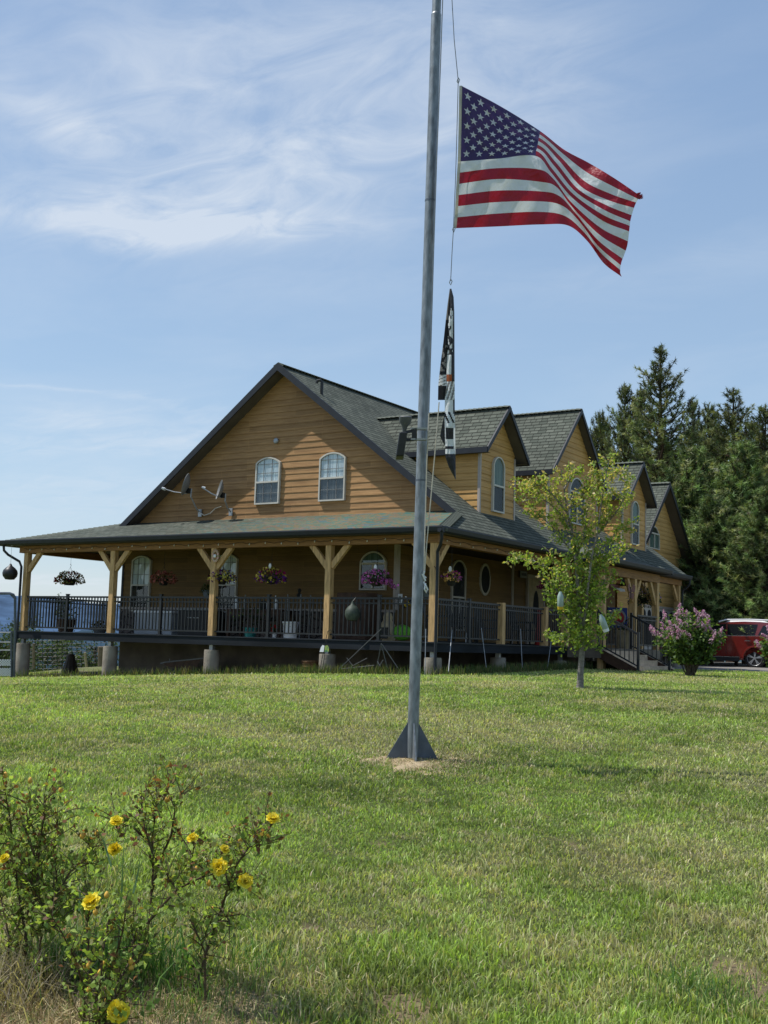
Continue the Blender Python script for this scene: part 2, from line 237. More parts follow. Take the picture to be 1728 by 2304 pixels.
# ------------------------------------------------------------------ mesh helpers
class MB:
    def __init__(s): s.v=[];s.f=[];s.uv=[];s.m=[]
    def face(s,pts,uv=None,mi=0):
        b=len(s.v); s.v+= [tuple(p) for p in pts]; s.f.append(tuple(range(b,b+len(pts)))); s.m.append(mi)
        s.uv.append(uv if uv else [(0,0)]*len(pts))
    def box(s,a,b,mi=0):
        x0,y0,z0=a;x1,y1,z1=b
        P=[(x0,y0,z0),(x1,y0,z0),(x1,y1,z0),(x0,y1,z0),(x0,y0,z1),(x1,y0,z1),(x1,y1,z1),(x0,y1,z1)]
        s.solid(P,mi)
    def solid(s,P,mi=0):
        b=len(s.v); s.v+=[tuple(p) for p in P]
        for q in ((3,2,1,0),(4,5,6,7),(0,1,5,4),(1,2,6,5),(2,3,7,6),(3,0,4,7)):
            s.f.append(tuple(b+i for i in q)); s.uv.append([(0,0)]*4); s.m.append(mi)
    def bar(s,p,q,w,h=None,upv=(0,0,1),mi=0):
        p=Vector(p);q=Vector(q);h=h or w; d=(q-p).normalized(); u=Vector(upv)
        if abs(d.dot(u))>.98: u=Vector((0,1,0))
        r=d.cross(u).normalized(); u=r.cross(d).normalized(); r*=w/2;u*=h/2
        s.solid([p-r-u,p+r-u,p+r+u,p-r+u,q-r-u,q+r-u,q+r+u,q-r+u],mi)
    def tube(s,pts,rad,n=8,caps=True,mi=0):
        pts=[Vector(p) for p in pts]; k=len(pts)
        if isinstance(rad,(int,float)): rad=[rad]*k
        b=len(s.v); ref=None
        for i,p in enumerate(pts):
            d=(pts[min(i+1,k-1)]-pts[max(i-1,0)]).normalized()
            if ref is None:
                ref=Vector((1,0,0)) if abs(d.x)<.9 else Vector((0,1,0))
            ref=(ref-d*ref.dot(d)).normalized(); o=d.cross(ref)
            for j in range(n):
                a=2*math.pi*j/n; s.v.append(tuple(p+(ref*math.cos(a)+o*math.sin(a))*rad[i]))
        for i in range(k-1):
            for j in range(n):
                a=b+i*n+j;c=b+i*n+(j+1)%n; s.f.append((a,c,c+n,a+n)); s.uv.append([(0,0)]*4); s.m.append(mi)
        if caps:
            s.f.append(tuple(b+j for j in range(n))[::-1]); s.uv.append([(0,0)]*n); s.m.append(mi)
            s.f.append(tuple(b+(k-1)*n+j for j in range(n))); s.uv.append([(0,0)]*n); s.m.append(mi)
    def lathe(s,c,prof,n=20,mi=0,wob=None,axis=None):
        c=Vector(c); b=len(s.v)
        for i,(r,z) in enumerate(prof):
            for j in range(n):
                a=2*math.pi*j/n; rr=r*(1 if wob is None else wob(a,i))
                s.v.append(tuple(c+Vector((rr*math.cos(a),rr*math.sin(a),z))))
        for i in range(len(prof)-1):
            for j in range(n):
                a=b+i*n+j;q=b+i*n+(j+1)%n; s.f.append((a,q,q+n,a+n)); s.uv.append([(0,0)]*4); s.m.append(mi)
        s.f.append(tuple(b+j for j in range(n))[::-1]); s.uv.append([(0,0)]*n); s.m.append(mi)
        s.f.append(tuple(b+(len(prof)-1)*n+j for j in range(n))); s.uv.append([(0,0)]*n); s.m.append(mi)
    def sphere(s,c,r,n=10,mi=0,sc=(1,1,1)):
        prof=[(max(.002,r*math.sin(math.pi*i/n)),-r*math.cos(math.pi*i/n)) for i in range(n+1)]
        b=len(s.v); s.lathe((0,0,0),prof,n+4,mi)
        for i in range(b,len(s.v)): s.v[i]=tuple(c[k]+s.v[i][k]*sc[k] for k in range(3))
    def build(s,name,mats,parent=None,smooth=False,base=None):
        me=bpy.data.meshes.new(name); me.from_pydata(s.v,[],s.f)
        if any(any(t!=(0,0) for t in u) for u in s.uv):
            ul=me.uv_layers.new(name='UVMap'); k=0; flat=[]
            for u in s.uv:
                for t in u: flat+= [t[0],t[1]]
            ul.data.foreach_set('uv',flat)
        if not isinstance(mats,(list,tuple)): mats=[mats]
        for m in mats: me.materials.append(m)
        me.polygons.foreach_set('material_index',s.m)
        if smooth: me.polygons.foreach_set('use_smooth',[True]*len(s.f))
        me.update(); o=bpy.data.objects.new(name,me); COL.objects.link(o)
        if parent is not None:
            o.parent=parent; o.matrix_parent_inverse=Matrix.Identity(4)
            o.location=-Vector(absloc(parent))
        return o
def absloc(o):
    l=Vector(o.location)
    while o.parent: o=o.parent; l+=Vector(o.location)
    return l
def soft(o,a=35):
    try: o.data.polygons.foreach_set('use_smooth',[True]*len(o.data.polygons)); o.data.set_sharp_from_angle(angle=math.radians(a))
    except Exception: pass
    return o
def tag(o,label=None,cat=None,group=None,kind=None):
    if label:o['label']=label
    if cat:o['category']=cat
    if group:o['group']=group
    if kind:o['kind']=kind
    return o
def thing(name,label,cat,loc=(0,0,0),group=None):
    o=bpy.data.objects.new(name,None); o.empty_display_size=.2; COL.objects.link(o); o.location=loc; return tag(o,label,cat,group)
def npmesh(name,V,F,mat_,colors=None,parent=None,k=None):
    """V (n,3), F (m,k) arrays -> object; colors per vertex"""
    me=bpy.data.meshes.new(name); n=len(V); m,k=F.shape
    me.vertices.add(n); me.vertices.foreach_set('co',V.astype(np.float32).ravel())
    me.loops.add(m*k); me.loops.foreach_set('vertex_index',F.astype(np.int32).ravel())
    me.polygons.add(m); me.polygons.foreach_set('loop_start',np.arange(0,m*k,k,dtype=np.int32))
    try: me.polygons.foreach_set('loop_total',np.full(m,k,dtype=np.int32))
    except Exception: pass
    me.update(calc_edges=True)
    if colors is not None:
        a=me.color_attributes.new('col','FLOAT_COLOR','POINT'); c=np.ones((n,4),np.float32); c[:,:3]=colors; a.data.foreach_set('color',c.ravel())
    me.materials.append(mat_); o=bpy.data.objects.new(name,me); COL.objects.link(o)
    if parent is not None: o.parent=parent; o.location=-Vector(absloc(parent))
    return o
def unit(a): return a/np.maximum(np.linalg.norm(a,axis=1,keepdims=True),1e-9)
def leaves(name,C,size,cols,mat_,parent=None,asp=.5,upb=.3,dirs=None,fold=.15):
    """pointed leaf faces: 4-vertex kites, random orientation"""
    n=len(C); D=unit(rng.normal(size=(n,3))) if dirs is None else unit(dirs+.35*rng.normal(size=(n,3)))
    Nn=unit(rng.normal(size=(n,3))+np.array([0,0,upb*3])); Sd=unit(np.cross(D,Nn)); Nn=np.cross(Sd,D)
    s=(size*(.7+.6*rng.random(n)))[:,None]
    a=C; b=C+D*s*.45+Sd*s*asp*.5+Nn*s*fold; c=C+D*s; d=C+D*s*.45-Sd*s*asp*.5+Nn*s*fold
    V=np.stack([a,b,c,d],1).reshape(-1,3); F=np.arange(4*n).reshape(n,4)
    return npmesh(name,V,F,mat_,np.repeat(cols,4,axis=0),parent)
def pick(cols,n,jit=.15):
    cols=np.array(cols); c=cols[rng.integers(0,len(cols),n)]; return np.clip(c*(1+jit*rng.normal(size=(n,1))),.003,1)
# ------------------------------------------------------------------ terrain
CP=[(0,0,0),(4.2,0,.33),(4.2,-2,.31),(4.2,2,.33),(9.4,.4,.66),(9.4,-4,.58),(9.4,4,.67),(14,0,.87),(18,3,.99),(18,-3,.86),(18,-7,.70),(18,8,1.0),(25,1.1,.97),(26.6,-1.2,.90),(28.5,-4,.74),(30.3,-6.9,.56),(32,-9.7,.43),(25,-12,.42),(30,4.2,1.09),(28,7.5,1.05),(40,13,1.12),(35,20,1.12),(36,-11.5,.42),(40,-12.5,.30),(44,-3,.75),(46,-18,-.9),(50,10,1.15),(60,25,1.3),(62,0,.4),(-5,0,-.3),(0,-10,-.1),(0,10,0),(20,-20,-.1),(20,20,1.0),(38,-22,-1.2)]
cp=np.array(CP,float)
def tps(r2): return np.where(r2>1e-12,r2*np.log(np.maximum(r2,1e-12)),0)
_n=len(cp); _K=tps(((cp[:,None,:2]-cp[None,:,:2])**2).sum(-1))+np.eye(_n)*2; _P=np.c_[np.ones(_n),cp[:,:2]]
_A=np.block([[_K,_P],[_P.T,np.zeros((3,3))]]); _w=np.linalg.solve(_A,np.r_[cp[:,2],np.zeros(3)])
def gz(x,y):
    x=np.atleast_1d(np.asarray(x,float)); y=np.atleast_1d(np.asarray(y,float))
    s=-math.sin(YAW)*x+math.cos(YAW)*y; t=math.cos(YAW)*x+math.sin(YAW)*y
    sc=np.clip(s,-20,75); tc=np.clip(t,-30,45)
    z=np.zeros_like(s)
    for i in range(_n): z+=_w[i]*tps((sc-cp[i,0])**2+(tc-cp[i,1])**2)
    z+=_w[_n]+_w[_n+1]*sc+_w[_n+2]*tc
    left=np.clip((-t-14+.12*np.clip(s,0,200))/60,0,1)*np.clip((s-20)/40,0,1)
    far=np.clip((np.hypot(s,t)-75)/500,0,1)
    side=np.clip((60-t)/120,0,1)
    z=z-left*9*(1-far)-far*far*(3-2*far)*140*side-far*8
    return z
def g1(x,y): return float(gz(x,y)[0])
def st(s,t): return (-math.sin(YAW)*s+math.cos(YAW)*t, math.cos(YAW)*s+math.sin(YAW)*t)
_TC={}
def vnoise(x,y,seed=0):
    T=_TC.get(seed)
    if T is None: T=_TC[seed]=np.random.default_rng(seed).random((256,256))
    xi=np.floor(x).astype(int);yi=np.floor(y).astype(int);fx=x-xi;fy=y-yi;fx=fx*fx*(3-2*fx);fy=fy*fy*(3-2*fy)
    a=T[xi%256,yi%256];b=T[(xi+1)%256,yi%256];c=T[xi%256,(yi+1)%256];d=T[(xi+1)%256,(yi+1)%256]
    return (a*(1-fx)+b*fx)*(1-fy)+(c*(1-fx)+d*fx)*fy
def fbm(x,y,seed=0,o=4):
    v=0;a=.5
    for i in range(o): v=v+a*vnoise(x*2**i+i*17.3,y*2**i+i*9.1,seed+i); a*=.5
    return v
POLE=Vector((-4.927,8.214)); POLEG=g1(*POLE)
def dirtmask(x,y):
    """bare earth: ring at the pole, worn patches"""
    d=np.hypot(x-POLE.x-.03,(y-POLE.y)); m=np.clip(1.0-d/.46+2.0*(fbm(x*4,y*4,5)-.5),0,1)
    return m
def drymask(x,y):
    m=fbm(x*.55,y*.55,21)*.6+fbm(x*2.4,y*2.4,31)*.4
    return np.clip((m-.43)*5.5,0,1)
RB=(-3.35,3.55)   # rose bed centre
def bedmask(x,y):
    s=-math.sin(YAW)*x+math.cos(YAW)*y; t=math.cos(YAW)*x+math.sin(YAW)*y
    d=np.hypot((t+1.05)/.80,(s-4.15)/.36); return np.clip((1.15-d)*2.2+(fbm(x*3,y*3,8)-.5),0,1)
SPOTS=[]
for (u_,v_,r_) in ((1625,2175,.16),(1715,2245,.22),(905,2265,.24),(870,1900,.10),(1290,1900,.10),(700,2085,.09),(1150,2170,.07),(1500,2040,.08)):
    d_=ray(u_,v_); t_=(-1.22)/d_.z; q_=EYE+d_*t_
    for _ in range(4): t_=(g1(q_.x,q_.y)-1.6)/d_.z; q_=EYE+d_*t_
    SPOTS.append((q_.x,q_.y,r_))
def bare(x,y):
    m=0
    for (sx_,sy_,r_) in SPOTS: m=m+np.exp(-((x-sx_)**2+(y-sy_)**2)/r_**2)
    return np.clip((m+.9*(fbm(x*9,y*9,71)-.47)-.52)*2.2,0,.85)
def lawncol(x,y):
    n=len(x); a=fbm(x*.25,y*.25,3); b=fbm(x*1.3,y*1.3,4)
    g=np.array([.305,.390,.112])[None]*(0.78+.5*(a+b-.95))[:,None]
    s=-math.sin(YAW)*x+math.cos(YAW)*y
    # mowing swaths
    sw=.5+.5*np.sin((x*.35+y*.95)*2.6+1.3*np.sin(x*.5)); g=g*(.88+.24*sw)[:,None]; mm=fbm(x*5,y*5,55); g=g*(.62+.76*mm)[:,None]
    dry=(drymask(x,y)*.40+.25*np.clip((fbm(x*6,y*6,91)-.52)*8,0,1))[:,None]; tan=np.array([.54,.465,.28])[None]
    g=g*(1-dry)+tan*dry
    k=np.clip((s-14)/14,0,1)[:,None]; g=g*(1+.18*k)+np.array([0,.012,0])*k
    return g
def make_ground():
    # polar sheet: dense near, out to the horizon
    rs=np.concatenate([np.linspace(.3,12,110),np.linspace(12.3,60,110),np.geomspace(62,6500,60)]); th=np.linspace(0,2*np.pi,481)[:-1]
    R,T=np.meshgrid(rs,th,indexing='ij'); x=(R*np.cos(T)).ravel(); y=(R*np.sin(T)).ravel(); z=gz(x,y)
    V=np.c_[x,y,z]; nr,nt_=len(rs),len(th); F=[]
    i,j=np.meshgrid(np.arange(nr-1),np.arange(nt_),indexing='ij'); j2=(j+1)%nt_
    F=np.stack([i*nt_+j,(i+1)*nt_+j,(i+1)*nt_+j2,i*nt_+j2],-1).reshape(-1,4)
    V=np.vstack([V,[[0,0,float(gz(0,0)[0])]]]) 
    d=lawncol(V[:,0],V[:,1]); r=np.hypot(V[:,0],V[:,1])[:,None]
    k=np.clip((r-60)/200,0,1); S_=-math.sin(YAW)*V[:,0]+math.cos(YAW)*V[:,1]; T_=math.cos(YAW)*V[:,0]+math.sin(YAW)*V[:,1]; ou=np.clip((np.abs(T_)-(.6*S_+3.6))/2.5,0,1)*1.0; ou=np.where(S_<2,1,ou)[:,None]; d=d*(.55+.4*ou); bb=bare(V[:,0],V[:,1])[:,None]; d=d*(1-bb)+np.array([.42,.31,.19])*bb; col=d*(1-k)+np.array([.05,.075,.05])*k; k2=np.clip((r-500)/2500,0,1); col=col*(1-k2)+np.array([.13,.20,.28])*k2  # far ground fades to a painted haze blue
    m=bpy.data.materials.new('lawn_soil'); m.use_nodes=True; nt=m.node_tree; b=nt.nodes['Principled BSDF']; b.inputs['Roughness'].default_value=.95; b.inputs['Specular IOR Level'].default_value=.1
    a=N(nt,'ShaderNodeAttribute'); a.attribute_name='col'; tc=N(nt,'ShaderNodeTexCoord')
    n=N(nt,'ShaderNodeTexNoise'); L(nt,tc.outputs['Object'],n.inputs[0]); n.inputs['Scale'].default_value=14; n.inputs['Detail'].default_value=8; n.inputs['Roughness'].default_value=.75
    r_=N(nt,'ShaderNodeMapRange'); L(nt,n.outputs[0],r_.inputs[0]); r_.inputs[1].default_value=.3; r_.inputs[2].default_value=.7; r_.inputs[3].default_value=.4; r_.inputs[4].default_value=1.1
    g=N(nt,'ShaderNodeCombineColor'); [L(nt,r_.outputs[0],g.inputs[q]) for q in range(3)]
    L(nt,mixc(nt,1.0,a.outputs['Color'],g.outputs[0],'MULTIPLY'),b.inputs['Base Color'])
    bp=N(nt,'ShaderNodeBump'); bp.inputs['Distance'].default_value=.05; L(nt,n.outputs[0],bp.inputs['Height']); L(nt,bp.outputs[0],b.inputs['Normal'])
    o=npmesh('lawn_ground',V,F,m,col); o.data.polygons.foreach_set('use_smooth',[True]*len(o.data.polygons)); tag(o,kind='structure')
make_ground()
def patch(name,mask,bbox,step,mat_,dz,thr=.15):
    xs=np.arange(bbox[0],bbox[1],step); ys=np.arange(bbox[2],bbox[3],step); X,Y=np.meshgrid(xs,ys,indexing='ij')
    m=mask(X.ravel(),Y.ravel()).reshape(X.shape); Z=gz(X.ravel(),Y.ravel()).reshape(X.shape)+dz*np.minimum(m*2,1)-.004+.02*(fbm(X*9,Y*9,77)-.5)*np.minimum(m*2,1)
    V=np.c_[X.ravel(),Y.ravel(),Z.ravel()]; nx,ny=X.shape; F=[]
    for i in range(nx-1):
        for j in range(ny-1):
            if m[i:i+2,j:j+2].max()>thr: F.append((i*ny+j,(i+1)*ny+j,(i+1)*ny+j+1,i*ny+j+1))
    o=npmesh(name,V,np.array(F),mat_); o.data.polygons.foreach_set('use_smooth',[True]*len(F)); return tag(o,kind='structure')
MT['sand']=mat('sandy_earth',(.46,.36,.22),.95,.3,14,.8,40,col2=(.27,.2,.12))
patch('sandy_soil',dirtmask,(-6.0,-3.8,7.2,9.2),.04,MT['sand'],.03)
MT['bedsoil']=mat('bed_soil',(.34,.27,.165),.95,.3,12,.9,40,col2=(.16,.125,.08))
patch('bed_soil',bedmask,(-5.2,-1.6,2.2,5.2),.05,MT['bedsoil'],.02)
def under(x,y): return ((x>-25.9)&(x<-12.35)&(y>21.45)&(y<60)).astype(float)
patch('soil_under_porch',under,(-26.0,-12.2,21.3,24.2),.25,MT['soil'],.02,.5)
# far hills, distance haze painted into their blue colour
def hills(name,dist,thick,hfun,col,seed,a0,a1,nseg=520):
    th=np.linspace(a0,a1,nseg); V=[];C=[]
    rows=[(-.45,-1.0),(-.2,.35),(0,1.0),(.25,.85),(.6,.2),(1,-1.0)]
    rows=[(k/11*1.45-.45) for k in range(12)]
    for rr in rows:
        for t in th:
            base=hfun(t); d=dist+thick*rr; prof=math.cos(min(1,abs(rr)/(.55 if rr<0 else 1.1))*math.pi/2)
            n=float(fbm(np.array([t*26+seed]),np.array([rr*2.5+3]),seed)[0])-.47; n2=float(fbm(np.array([t*110+seed]),np.array([rr*9]),seed+9)[0])-.47
            n3=float(fbm(np.array([t*420+seed]),np.array([rr*19]),seed+5,3)[0])-.45; z=-150+(base+150)*prof+(n*46+n2*18+n3*14)*prof
            V.append((-math.sin(YAW+t)*d,math.cos(YAW+t)*d,z)); C.append([c*(1+.5*n2+.4*n) for c in col])
    m=len(rows);F=[(i*nseg+j,i*nseg+j+1,(i+1)*nseg+j+1,(i+1)*nseg+j) for i in range(m-1) for j in range(nseg-1)]
    mt=mat(name+'_hazy_forest',tuple(c*1.25 for c in col),.95,.3,.012,0,spec=.05,col2=tuple(c*.55 for c in col),detail=9,stretch=(1,1,3)); 
    o=npmesh(name,np.array(V),np.array(F),mt); o.data.polygons.foreach_set('use_smooth',[True]*len(F)); return tag(o,kind='structure')
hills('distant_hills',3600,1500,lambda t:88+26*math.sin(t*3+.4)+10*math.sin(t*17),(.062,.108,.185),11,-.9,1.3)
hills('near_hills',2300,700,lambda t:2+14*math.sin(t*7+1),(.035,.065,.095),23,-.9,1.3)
# ------------------------------------------------------------------ house
H=thing('house','long cedar-sided farmhouse with steep grey shingle gables and a wraparound porch on concrete piers','house',(-18.45,23.9,.9))
XL,XR,YF=-24.0,-14.93,23.9; XP,ZP,SL=-18.45,8.75,.76; YE=38.1; ZE=4.10; XER=-12.33; YR=23.5
KS=.28 # skirt slope
def quadroof(pts,udir,mb,th=.06,uv0=(0,0)):
    """top face with metre UVs + underside"""
    p0=Vector(pts[0]); n=(Vector(pts[1])-p0).cross(Vector(pts[2])-p0).normalized()
    if n.z<0: n=-n
    u=Vector(udir).normalized(); v=n.cross(u).normalized()
    if v.z<0: v=-v
    uv=[((Vector(p)-p0).dot(u)+uv0[0],(Vector(p)-p0).dot(v)+uv0[1]) for p in pts]
    P=[Vector(p) for p in pts]
    if (P[1]-P[0]).cross(P[2]-P[0]).z<0: P=P[::-1]; uv=uv[::-1]
    mb.face(P,uv); D=Vector((0,0,th)); mb.face([p-D for p in P][::-1]); k=len(P)
    for i in range(k): mb.face([P[i]-D,P[(i+1)%k]-D,P[(i+1)%k],P[i]])
def zr(x): return ZP-SL*abs(x-XP)
hx=XER-(KS*(YR-21.46))/SL  # where hip meets rake
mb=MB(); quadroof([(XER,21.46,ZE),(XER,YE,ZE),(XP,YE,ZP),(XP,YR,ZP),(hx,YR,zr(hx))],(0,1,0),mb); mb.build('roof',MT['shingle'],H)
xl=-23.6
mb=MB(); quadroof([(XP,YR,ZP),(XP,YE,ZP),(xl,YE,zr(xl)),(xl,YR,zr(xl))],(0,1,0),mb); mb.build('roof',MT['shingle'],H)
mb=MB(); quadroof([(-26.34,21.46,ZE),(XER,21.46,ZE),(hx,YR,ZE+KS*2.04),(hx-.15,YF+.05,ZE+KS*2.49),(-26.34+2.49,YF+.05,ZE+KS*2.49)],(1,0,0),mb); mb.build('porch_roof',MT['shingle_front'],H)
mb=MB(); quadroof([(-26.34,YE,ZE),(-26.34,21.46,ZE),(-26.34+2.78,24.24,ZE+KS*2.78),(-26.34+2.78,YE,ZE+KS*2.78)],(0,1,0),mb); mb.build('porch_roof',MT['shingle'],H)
# hip and ridge caps
def capline(a,b,w=.16,step=.14,name='ridge_cap',m='shingle'):
    mb=MB(); a=Vector(a);b=Vector(b); n=int((b-a).length/step); d=(b-a)/n
    for i in range(n):
        p=a+d*i; q=p+d*1.15; r=d.cross(Vector((0,0,1))).normalized()*w; dn=Vector((0,0,-w*.45)); t=Vector((0,0,.025)); t2=Vector((0,0,.008))
        mb.face([p+t,q+t2,q+r+dn+t2,p+r+dn+t]); mb.face([p+t,p-r+dn+t,q-r+dn+t2,q+t2]); 
        mb.face([p+t,p+r+dn+t,p+r+dn*1.1-t,p-t*.4]); mb.face([p-t*.4,p-r+dn*1.1-t,p-r+dn+t,p+t])
    return mb.build(name,MT[m],H)
capline((XER,21.46,ZE+.01),(hx,YR,ZE+KS*2.04+.01)); capline((-26.34,21.46,ZE+.01),(-26.34+2.44,23.9,ZE+KS*2.44+.01))
capline((XP,YR,ZP+.01),(XP,YE,ZP+.01))
# rake boards (front gable): along both slopes
def rake(x0,z0,x1,z1,y,h=.2,th=.04,mb=None,ax='x'):
    s=Vector((x0,y,z0));e=Vector((x1,y,z1)); D=Vector((0,0,-h))
    if ax=='y': s=Vector((y,x0,z0)); e=Vector((y,x1,z1)); T=Vector((th,0,0))
    else: T=Vector((0,-th,0))
    mb.solid([s+D,e+D,e+D+T,s+D+T,s,e,e+T,s+T])
mb=MB(); rake(XP,ZP+.015,hx+.02,zr(hx)+.015,YR-.003,mb=mb); mb.build('rake_board',MT['trim_dark'],H)
mb=MB(); rake(XP,ZP+.015,-23.85,zr(-23.85)+.015,YR-.003,mb=mb); mb.build('rake_board',MT['trim_dark'],H)
mb=MB()
for s_ in (-1,1):
    xe=hx if s_>0 else -23.85
    mb.face([(XP,YR,ZP-.16),(xe,YR,zr(xe)-.16),(xe,YF+.02,zr(xe)-.16),(XP,YF+.02,ZP-.16)])
mb.build('soffit',MT['soffit'],H)
# siding
def siding(name,o,u,out,zr0,zr1,xrange,m,e=.165,wob=.0045,sub=.8,seed=0,parent=H,u0=0):
    """lapped boards; o origin (xy), u/out unit vectors; xrange(z)->(a,b) distance along u"""
    mb=MB(); rnd=random.Random(seed); o=Vector(o);u=Vector(u);out=Vector(out); n=int(math.ceil((zr1-zr0)/e-1e-6))
    for i in range(n):
        zb=zr0+i*e; zt=min(zb+e,zr1); a0,b0=xrange(zb);a1,b1=xrange(zt)
        if b0-a0<.02: continue
        if b1<a1: a1=b1=(a1+b1)/2
        k=max(1,int((b0-a0)/sub)); off=[.020+rnd.uniform(-wob,wob) for _ in range(k+1)]; dzs=[rnd.uniform(-wob,wob)*1.6 for _ in range(k+1)]
        for j in range(k):
            f0,f1=j/k,(j+1)/k
            P0=o+u*(a0+(b0-a0)*f0)+out*off[j];P1=o+u*(a0+(b0-a0)*f1)+out*off[j+1];Q1=o+u*(a1+(b1-a1)*f1)+out*.004;Q0=o+u*(a1+(b1-a1)*f0)+out*.004
            A=Vector((P0.x,P0.y,zb+dzs[j]));B=Vector((P1.x,P1.y,zb+dzs[j+1]));C=Vector((Q1.x,Q1.y,zt+.004));D=Vector((Q0.x,Q0.y,zt+.004))
            uvs=[(u0+a0+(b0-a0)*f0,zb+.01),(u0+a0+(b0-a0)*f1,zb+.01),(u0+a1+(b1-a1)*f1,zt-.01),(u0+a1+(b1-a1)*f0,zt-.01)]
            mb.face([A,B,C,D],uvs)
            A2=A-out*(off[j]+.01);B2=B-out*(off[j+1]+.01); mb.face([A2,B2,B,A],[(0.01,zb+.02)]*4)
    return mb.build(name,MT[m],parent)
def gab(z): # upper gable range for x relative to XP
    hw=(ZP-.14-z)/SL; return (max(-hw,XL+.02-XP-.2 if False else -hw),hw)
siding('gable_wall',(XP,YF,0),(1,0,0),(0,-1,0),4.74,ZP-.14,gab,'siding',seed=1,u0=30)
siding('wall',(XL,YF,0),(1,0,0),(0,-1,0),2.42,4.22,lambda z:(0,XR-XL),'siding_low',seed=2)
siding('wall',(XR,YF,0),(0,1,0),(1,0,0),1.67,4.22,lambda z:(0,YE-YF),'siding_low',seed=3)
# solid cores
mb=MB(); mb.box((XL+.01,YF+.005,1.3),(XR-.01,YE,4.3)); mb.build('wall_core',MT['siding_low'],H)
mb=MB()
zc=4.65
mb.face([(-23.8,YF+.01,zc-.4),(-13.2,YF+.01,zc-.4),(-13.2,YF+.01,zc),(XP,YF+.01,ZP-.15),(-23.8,YF+.01,zc)]); mb.build('wall_core',MT['siding'],H)
mb=MB(); mb.box((XL,YF,.0),(XR,YE-.3,1.55)); mb.build('foundation',MT['foundation'],H)
mb=MB(); yy=YF-.055
mb.face([(XL,yy,1.67),(XR,yy,1.67),(XR,yy,2.36),(XL,yy,2.36)],[(XL,1.67),(XR,1.67),(XR,2.36),(XL,2.36)])
mb.face([(XR,yy,1.67),(XR,YF,1.67),(XR,YF,2.36),(XR,yy,2.36)],[(0,0),(0.05,0),(.05,.7),(0,.7)])
mb.build('stone_wainscot',MT['stone'],H)
mb=MB(); mb.box((XL-.02,YF-.09,2.36),(XR+.02,YF-.002,2.42)); mb.build('wainscot_cap',MT['trimc'],H)
mb=MB(); mb.box((XR-.04,YF-.035,2.42),(XR+.045,YF+.12,4.2)); mb.build('corner_trim',MT['trimc'],H)
mb=MB(); mb.box((XL-.035,YF-.03,1.6),(XL+.035,YF+.08,4.2)); mb.build('corner_trim',MT['trim_dark'],H)
for yv in (30.16,):
    mb=MB(); mb.box((XR,yv-.05,1.67),(XR+.05,yv+.05,4.2)); mb.build('corner_trim',MT['trimc'],H)
# porch ceiling and eaves
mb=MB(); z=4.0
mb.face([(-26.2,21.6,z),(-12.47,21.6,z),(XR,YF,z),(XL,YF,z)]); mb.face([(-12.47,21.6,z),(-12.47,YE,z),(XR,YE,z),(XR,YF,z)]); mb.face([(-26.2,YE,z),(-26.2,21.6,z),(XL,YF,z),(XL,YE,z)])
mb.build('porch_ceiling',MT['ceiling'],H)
mb=MB(); mb.box((-26.34,21.46,3.985),(XER,21.62,4.035)); mb.box((XER-.16,21.62,3.985),(XER,YE,4.035)); mb.box((-26.34,21.62,3.985),(-26.18,YE,4.035)); mb.build('soffit',MT['soffit'],H)
def gutter(a,b,out,name='gutter'):
    mb=MB(); a=Vector(a);b=Vector(b);o=Vector(out); prof=[(0,.02),(0,-.10),(.05,-.115),(.095,-.08),(.115,.0),(.11,.025),(.10,.02),(.095,-.02)]
    for (r0,z0),(r1,z1) in zip(prof,prof[1:]):
        mb.face([a+o*r0+Vector((0,0,z0)),b+o*r0+Vector((0,0,z0)),b+o*r1+Vector((0,0,z1)),a+o*r1+Vector((0,0,z1))])
    for p in (a,b): mb.face([p+o*r+Vector((0,0,z_)) for r,z_ in prof[:6]])
    return mb.build(name,MT['trim_dark'],H)
gutter((-26.44,21.458,ZE),(XER+.115,21.458,ZE),(0,-1,0)); gutter((XER+.002,21.35,ZE),(XER+.002,YE,ZE),(1,0,0)); gutter((-26.342,21.35,ZE),(-26.342,YE,ZE),(-1,0,0))
# beams
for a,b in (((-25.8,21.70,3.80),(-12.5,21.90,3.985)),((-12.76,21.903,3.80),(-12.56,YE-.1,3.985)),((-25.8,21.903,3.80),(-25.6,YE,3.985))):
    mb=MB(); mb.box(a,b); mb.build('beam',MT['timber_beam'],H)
PX=[-25.55,-22.24,-18.82,-15.40,-12.64]; YP=21.80; Wd=.15
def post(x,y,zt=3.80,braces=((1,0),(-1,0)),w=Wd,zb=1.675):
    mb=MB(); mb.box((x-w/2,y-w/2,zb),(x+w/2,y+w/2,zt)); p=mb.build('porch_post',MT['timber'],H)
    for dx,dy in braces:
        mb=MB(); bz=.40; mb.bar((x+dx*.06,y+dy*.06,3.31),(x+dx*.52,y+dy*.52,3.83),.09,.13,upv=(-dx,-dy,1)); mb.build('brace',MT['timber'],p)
    return p
post(PX[0],YP,braces=((1,0),)); [post(x,YP) for x in PX[1:4]]; post(PX[4],YP,braces=((-1,0),(0,1)))
for y in (24.5,): pass
for y in (28.70,34.4,37.86): post(-12.66,y,braces=((0,1),(0,-1)) if y<37 else ((0,-1),),w=.22 if y==28.70 else .17)
post(-12.66,30.78,braces=((0,1),))
for y in (25.04,27.47):
    mb=MB(); mb.box((-12.66-.08,y-.08,1.675),(-12.66+.08,y+.08,2.655)); mb.build('newel_post',MT['timber'],H)
